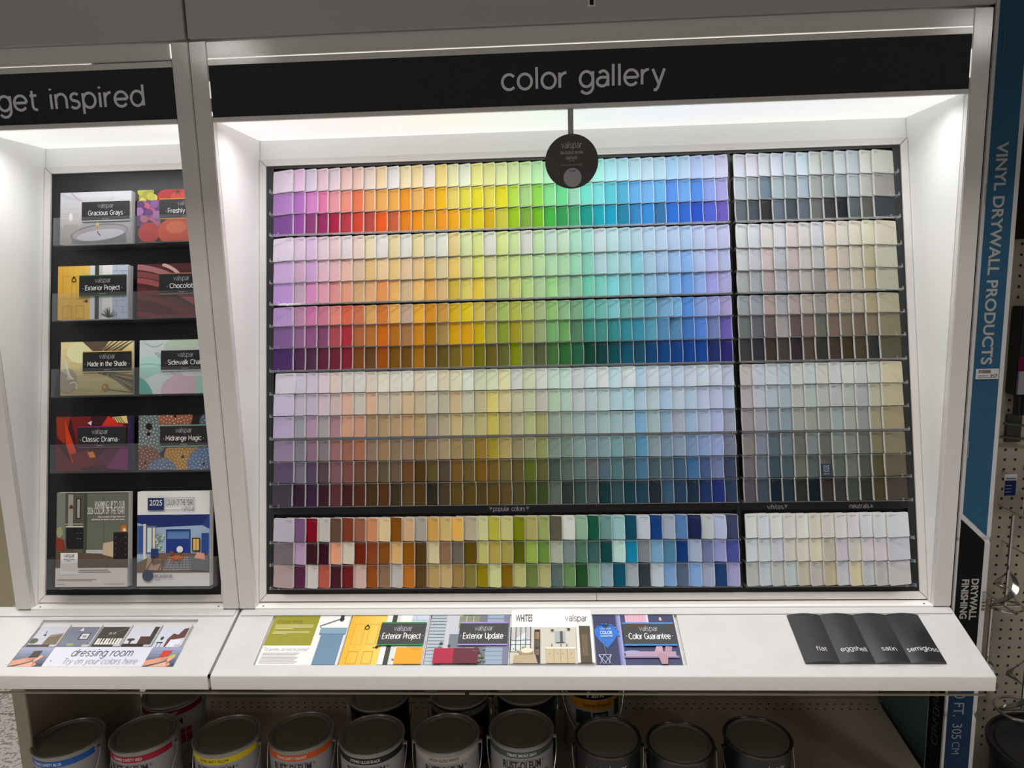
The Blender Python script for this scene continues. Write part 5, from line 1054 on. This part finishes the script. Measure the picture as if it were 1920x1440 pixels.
pt = thing('price_sticker', 'small white barcode price sticker on the blue drywall carton', 'sticker', (1.25, -.001, 1.365))
build('sticker_paper', G().box(1.2310, 1.2660, -.0020, -.0010, 1.3635, 1.3800), M_card, pt)
A = Art(lambda u, v, k: (1.2310+u, -.0021-k, 1.3635+v)); random.seed(1); x = .0035
while x < .022: ww = random.choice([.0004, .0007, .0010]); A.rect(x, .0095, x+ww, .0150, '15151A'); A.k -= 1; x += ww+random.choice([.0004, .0007])
A.k += 1; A.text('$4.59', .0225, .0040, w=.0105, h=.0060, c='1A1A1E', off=.01); A.rect(.003, .0050, .019, .0058, '5A5A60'); A.rect(.003, .0022, .032, .0029, '5A5A60'); A.build('printed_face', pt, M_printm)
o = build('teal_sheet', G().box(1.295, 1.2985, .062, .368, Z0+.001, .895), M_teal); tag(o, 'dark teal sheet standing upright behind the drywall carton', 'sheet')

# black bucket with lid
bk_ = thing('bucket', 'large black plastic bucket with a ribbed lid at the lower right', 'bucket', (1.452, .02, Z0)) 
bx, by, bz = 1.432, .022, .700
build('body', G().lathe([(.088, Z0+.0005), (.098, bz-.05), (.100, bz-.012), (.097, bz-.006)], bx, by, 56), M_blk, bk_, smooth=True)
build('lid', G().lathe([(.099, bz-.011), (.1055, bz-.012), (.107, bz-.002), (.1055, bz+.001), (.1015, bz+.0005), (.100, bz-.005), (.094, bz-.0055), (.092, bz-.003), (.075, bz-.003), (.073, bz-.0045), (.001, bz-.0045)], bx, by, 64, cap0=False), M_blk, bk_, smooth=True)

# spiral paint mixers hanging on the pegboard
def mixer(x, y, zt_, zb, R, label, turns=.75):
    o = thing('paint_mixer', label, 'paint mixer', (x, y, zb), 'steel paint mixers')
    build('shaft', G().tube([(x, y, zb), (x+.001, y, zt_)], .0028, 6), M_chrome, o, smooth=True)
    ring = [(x+R*math.cos(a), y+R*.92*math.sin(a), zb+.002) for a in [2*math.pi*i/40 for i in range(40)]]
    build('ring', G().tube(ring, .0024, 8, closed=True), M_chrome, o, smooth=True)
    g = G().tube([(x-R, y, zb+.002), (x+R, y, zb+.002)], .0020, 6); build('crossbar', g, M_chrome, o, smooth=True)
    for s_ in (0, math.pi):
        pts = []; n = 26; vs = []; fs = []
        for i in range(n+1):
            q = i/n; a = s_+2*math.pi*turns*q; rr = R*(1-q)**.55 if q < 1 else 0; zz = zb+.003+(R*2.7)*q
            for e in (0, .013): vs.append((x+(rr-e*.8 if rr > e else rr*.2)*math.cos(a), y+.92*(rr-e*.8 if rr > e else rr*.2)*math.sin(a), zz+e*.5))
            if i: fs.append([2*i-2, 2*i-1, 2*i+1, 2*i])
        nv = len(vs); vs2 = vs+[(a_[0], a_[1], a_[2]+.0012) for a_ in vs]; fs2 = fs+[[nv+q for q in f[::-1]] for f in fs]
        build('blade', G().add(vs2, fs2), M_chrome, o, smooth=True)
mixer(1.376, .105, 1.100, .925, .0285, 'chrome spiral paint mixer hanging higher, nearer the blue carton')
mixer(1.388, .055, 1.030, .752, .0430, 'large chrome spiral paint mixer hanging low above the black bucket')
mixer(1.360, .118, .935, .765, .020, 'small steel paint mixer hanging behind the large one, nearest the carton')
g = G()
for x, zz in ((1.376, 1.105), (1.388, 1.035), (1.360, .938)): g.tube([(x, .1455, zz), (x, .05, zz), (x, .045, zz+.006)], .0016, 6)
o = build('peg_hook', g, M_chrome); tag(o, 'steel peg hooks carrying the paint mixers', 'hook')
g = G().tube([(1.362, .128, 1.262), (1.44, .128, 1.252)], .0022, 8).tube([(1.362, .134, 1.236), (1.44, .134, 1.228)], .0022, 8).box(1.375, 1.400, .138, .1455, 1.225, 1.275)
o = build('bar_hook', g, mat('dark_galvanised', (.10, .095, .085), .4, metal=.8)); tag(o, 'dark galvanised bar hook on the pegboard above the beige gap', 'hook')
# hanging packages
def pack(x0_, x1_, z0_, z1_, y_, label, bands, cat='package', name='hanging_package'):
    o = thing(name, label, cat, ((x0_+x1_)/2, y_, z0_), None)
    build('body', G().box(x0_, x1_, y_, .1452, z0_, z1_, bev=.002), M_blk, o, smooth=True)
    A = Art(lambda u, v, k: (u, y_-.0004-k, v))
    for b_ in bands:
        if b_[0] == 't': A.text(*b_[1:4], **b_[4])
        else: A.rect(*b_)
    A.build('printed_card', o, M_printm)
pack(1.3620, 1.45, 1.585, 1.86, .118, 'dark hanging tool packet at the upper right edge', [('t', 'PanaVise'[:4], 1.372, 1.600, dict(w=.03, h=.012, c='8A8A8C')), (1.366, 1.625, 1.44, 1.6262, '2A1A22'), (1.366, 1.66, 1.44, 1.6612, '3A3A3E')])
ink = [(1.3705, 1.357, 1.45, 1.383, '5A0A2A'), (1.3705, 1.316, 1.45, 1.357, '8A8A8E'), (1.3705, 1.316, 1.3735, 1.357, '4A4A4E')]
for k in range(6): ink.append((1.3900, 1.321+.0055*k, 1.41, 1.3225+.0055*k, '2A2A2E'))
pack(1.3700, 1.45, 1.314, 1.47, .116, 'black handled tools with a magenta and grey card hanging at the right edge', ink)
for x in (1.3765, 1.3860):
    pass
g = G().box(1.3760, 1.3838, .118, .130, 1.278, 1.3135, bev=.0012).box(1.3850, 1.3930, .118, .130, 1.278, 1.3135, bev=.0012)
o = build('tool_shaft', g, M_blk); tag(o, 'pair of black flat tool ends below the magenta card', 'tool')
for (a, b_, c_, d, yy, lb) in ((1.3665, 1.3880, 1.131, 1.170, .120, 'dark blue blister card hanging beside the carton'), (1.398, 1.430, 1.098, 1.180, .112, 'white and blue price card at the right edge')):
    o = build('hang_tag', G().box(a, b_, yy, yy+.0015, c_, d), M_card); tag(o, lb, 'hang tag')
    A = Art(lambda u, v, k, yy=yy: (u, yy-.0003-k, v)); A.rect(a+.0006, c_, b_-.0006, c_+(d-c_)*.72, '101C4A')
    for k in range(3): A.rect(a+.002, c_+.006+.006*k, a+.013, c_+.0072+.006*k, '7A84A8')
    A.rect(a+.002, d-.009, b_-.002, d-.006, '6A6C74'); A.build('printed_face', o, M_printm)
    build('hook', G().tube([((a+b_)/2, yy+.001, d-.002), ((a+b_)/2, .1455, d-.001)], .0012, 6), M_chrome, o)
pr = thing('price_tag', 'yellow and white price tag above the black bucket', 'price tag', (1.437, .10, .70)); 
build('tag_plate', G().box(1.4185, 1.46, .085, .0865, .706, .7335), M_card, pr)
A = Art(lambda u, v, k: (u, .0847-k, v)); A.rect(1.4190, .7215, 1.46, .7330, 'B0A020'); random.seed(5); x = 1.423
while x < 1.455: ww = random.choice([.0005, .0009]); A.rect(x, .710, x+ww, .7165, '2A2A2E'); A.k -= 1; x += ww+random.choice([.0005, .001])
A.build('printed_face', pr, M_printm)
build('holder_arm', G().tube([(1.437, .086, .722), (1.437, .1455, .722)], .0015, 6), M_chrome, pr)
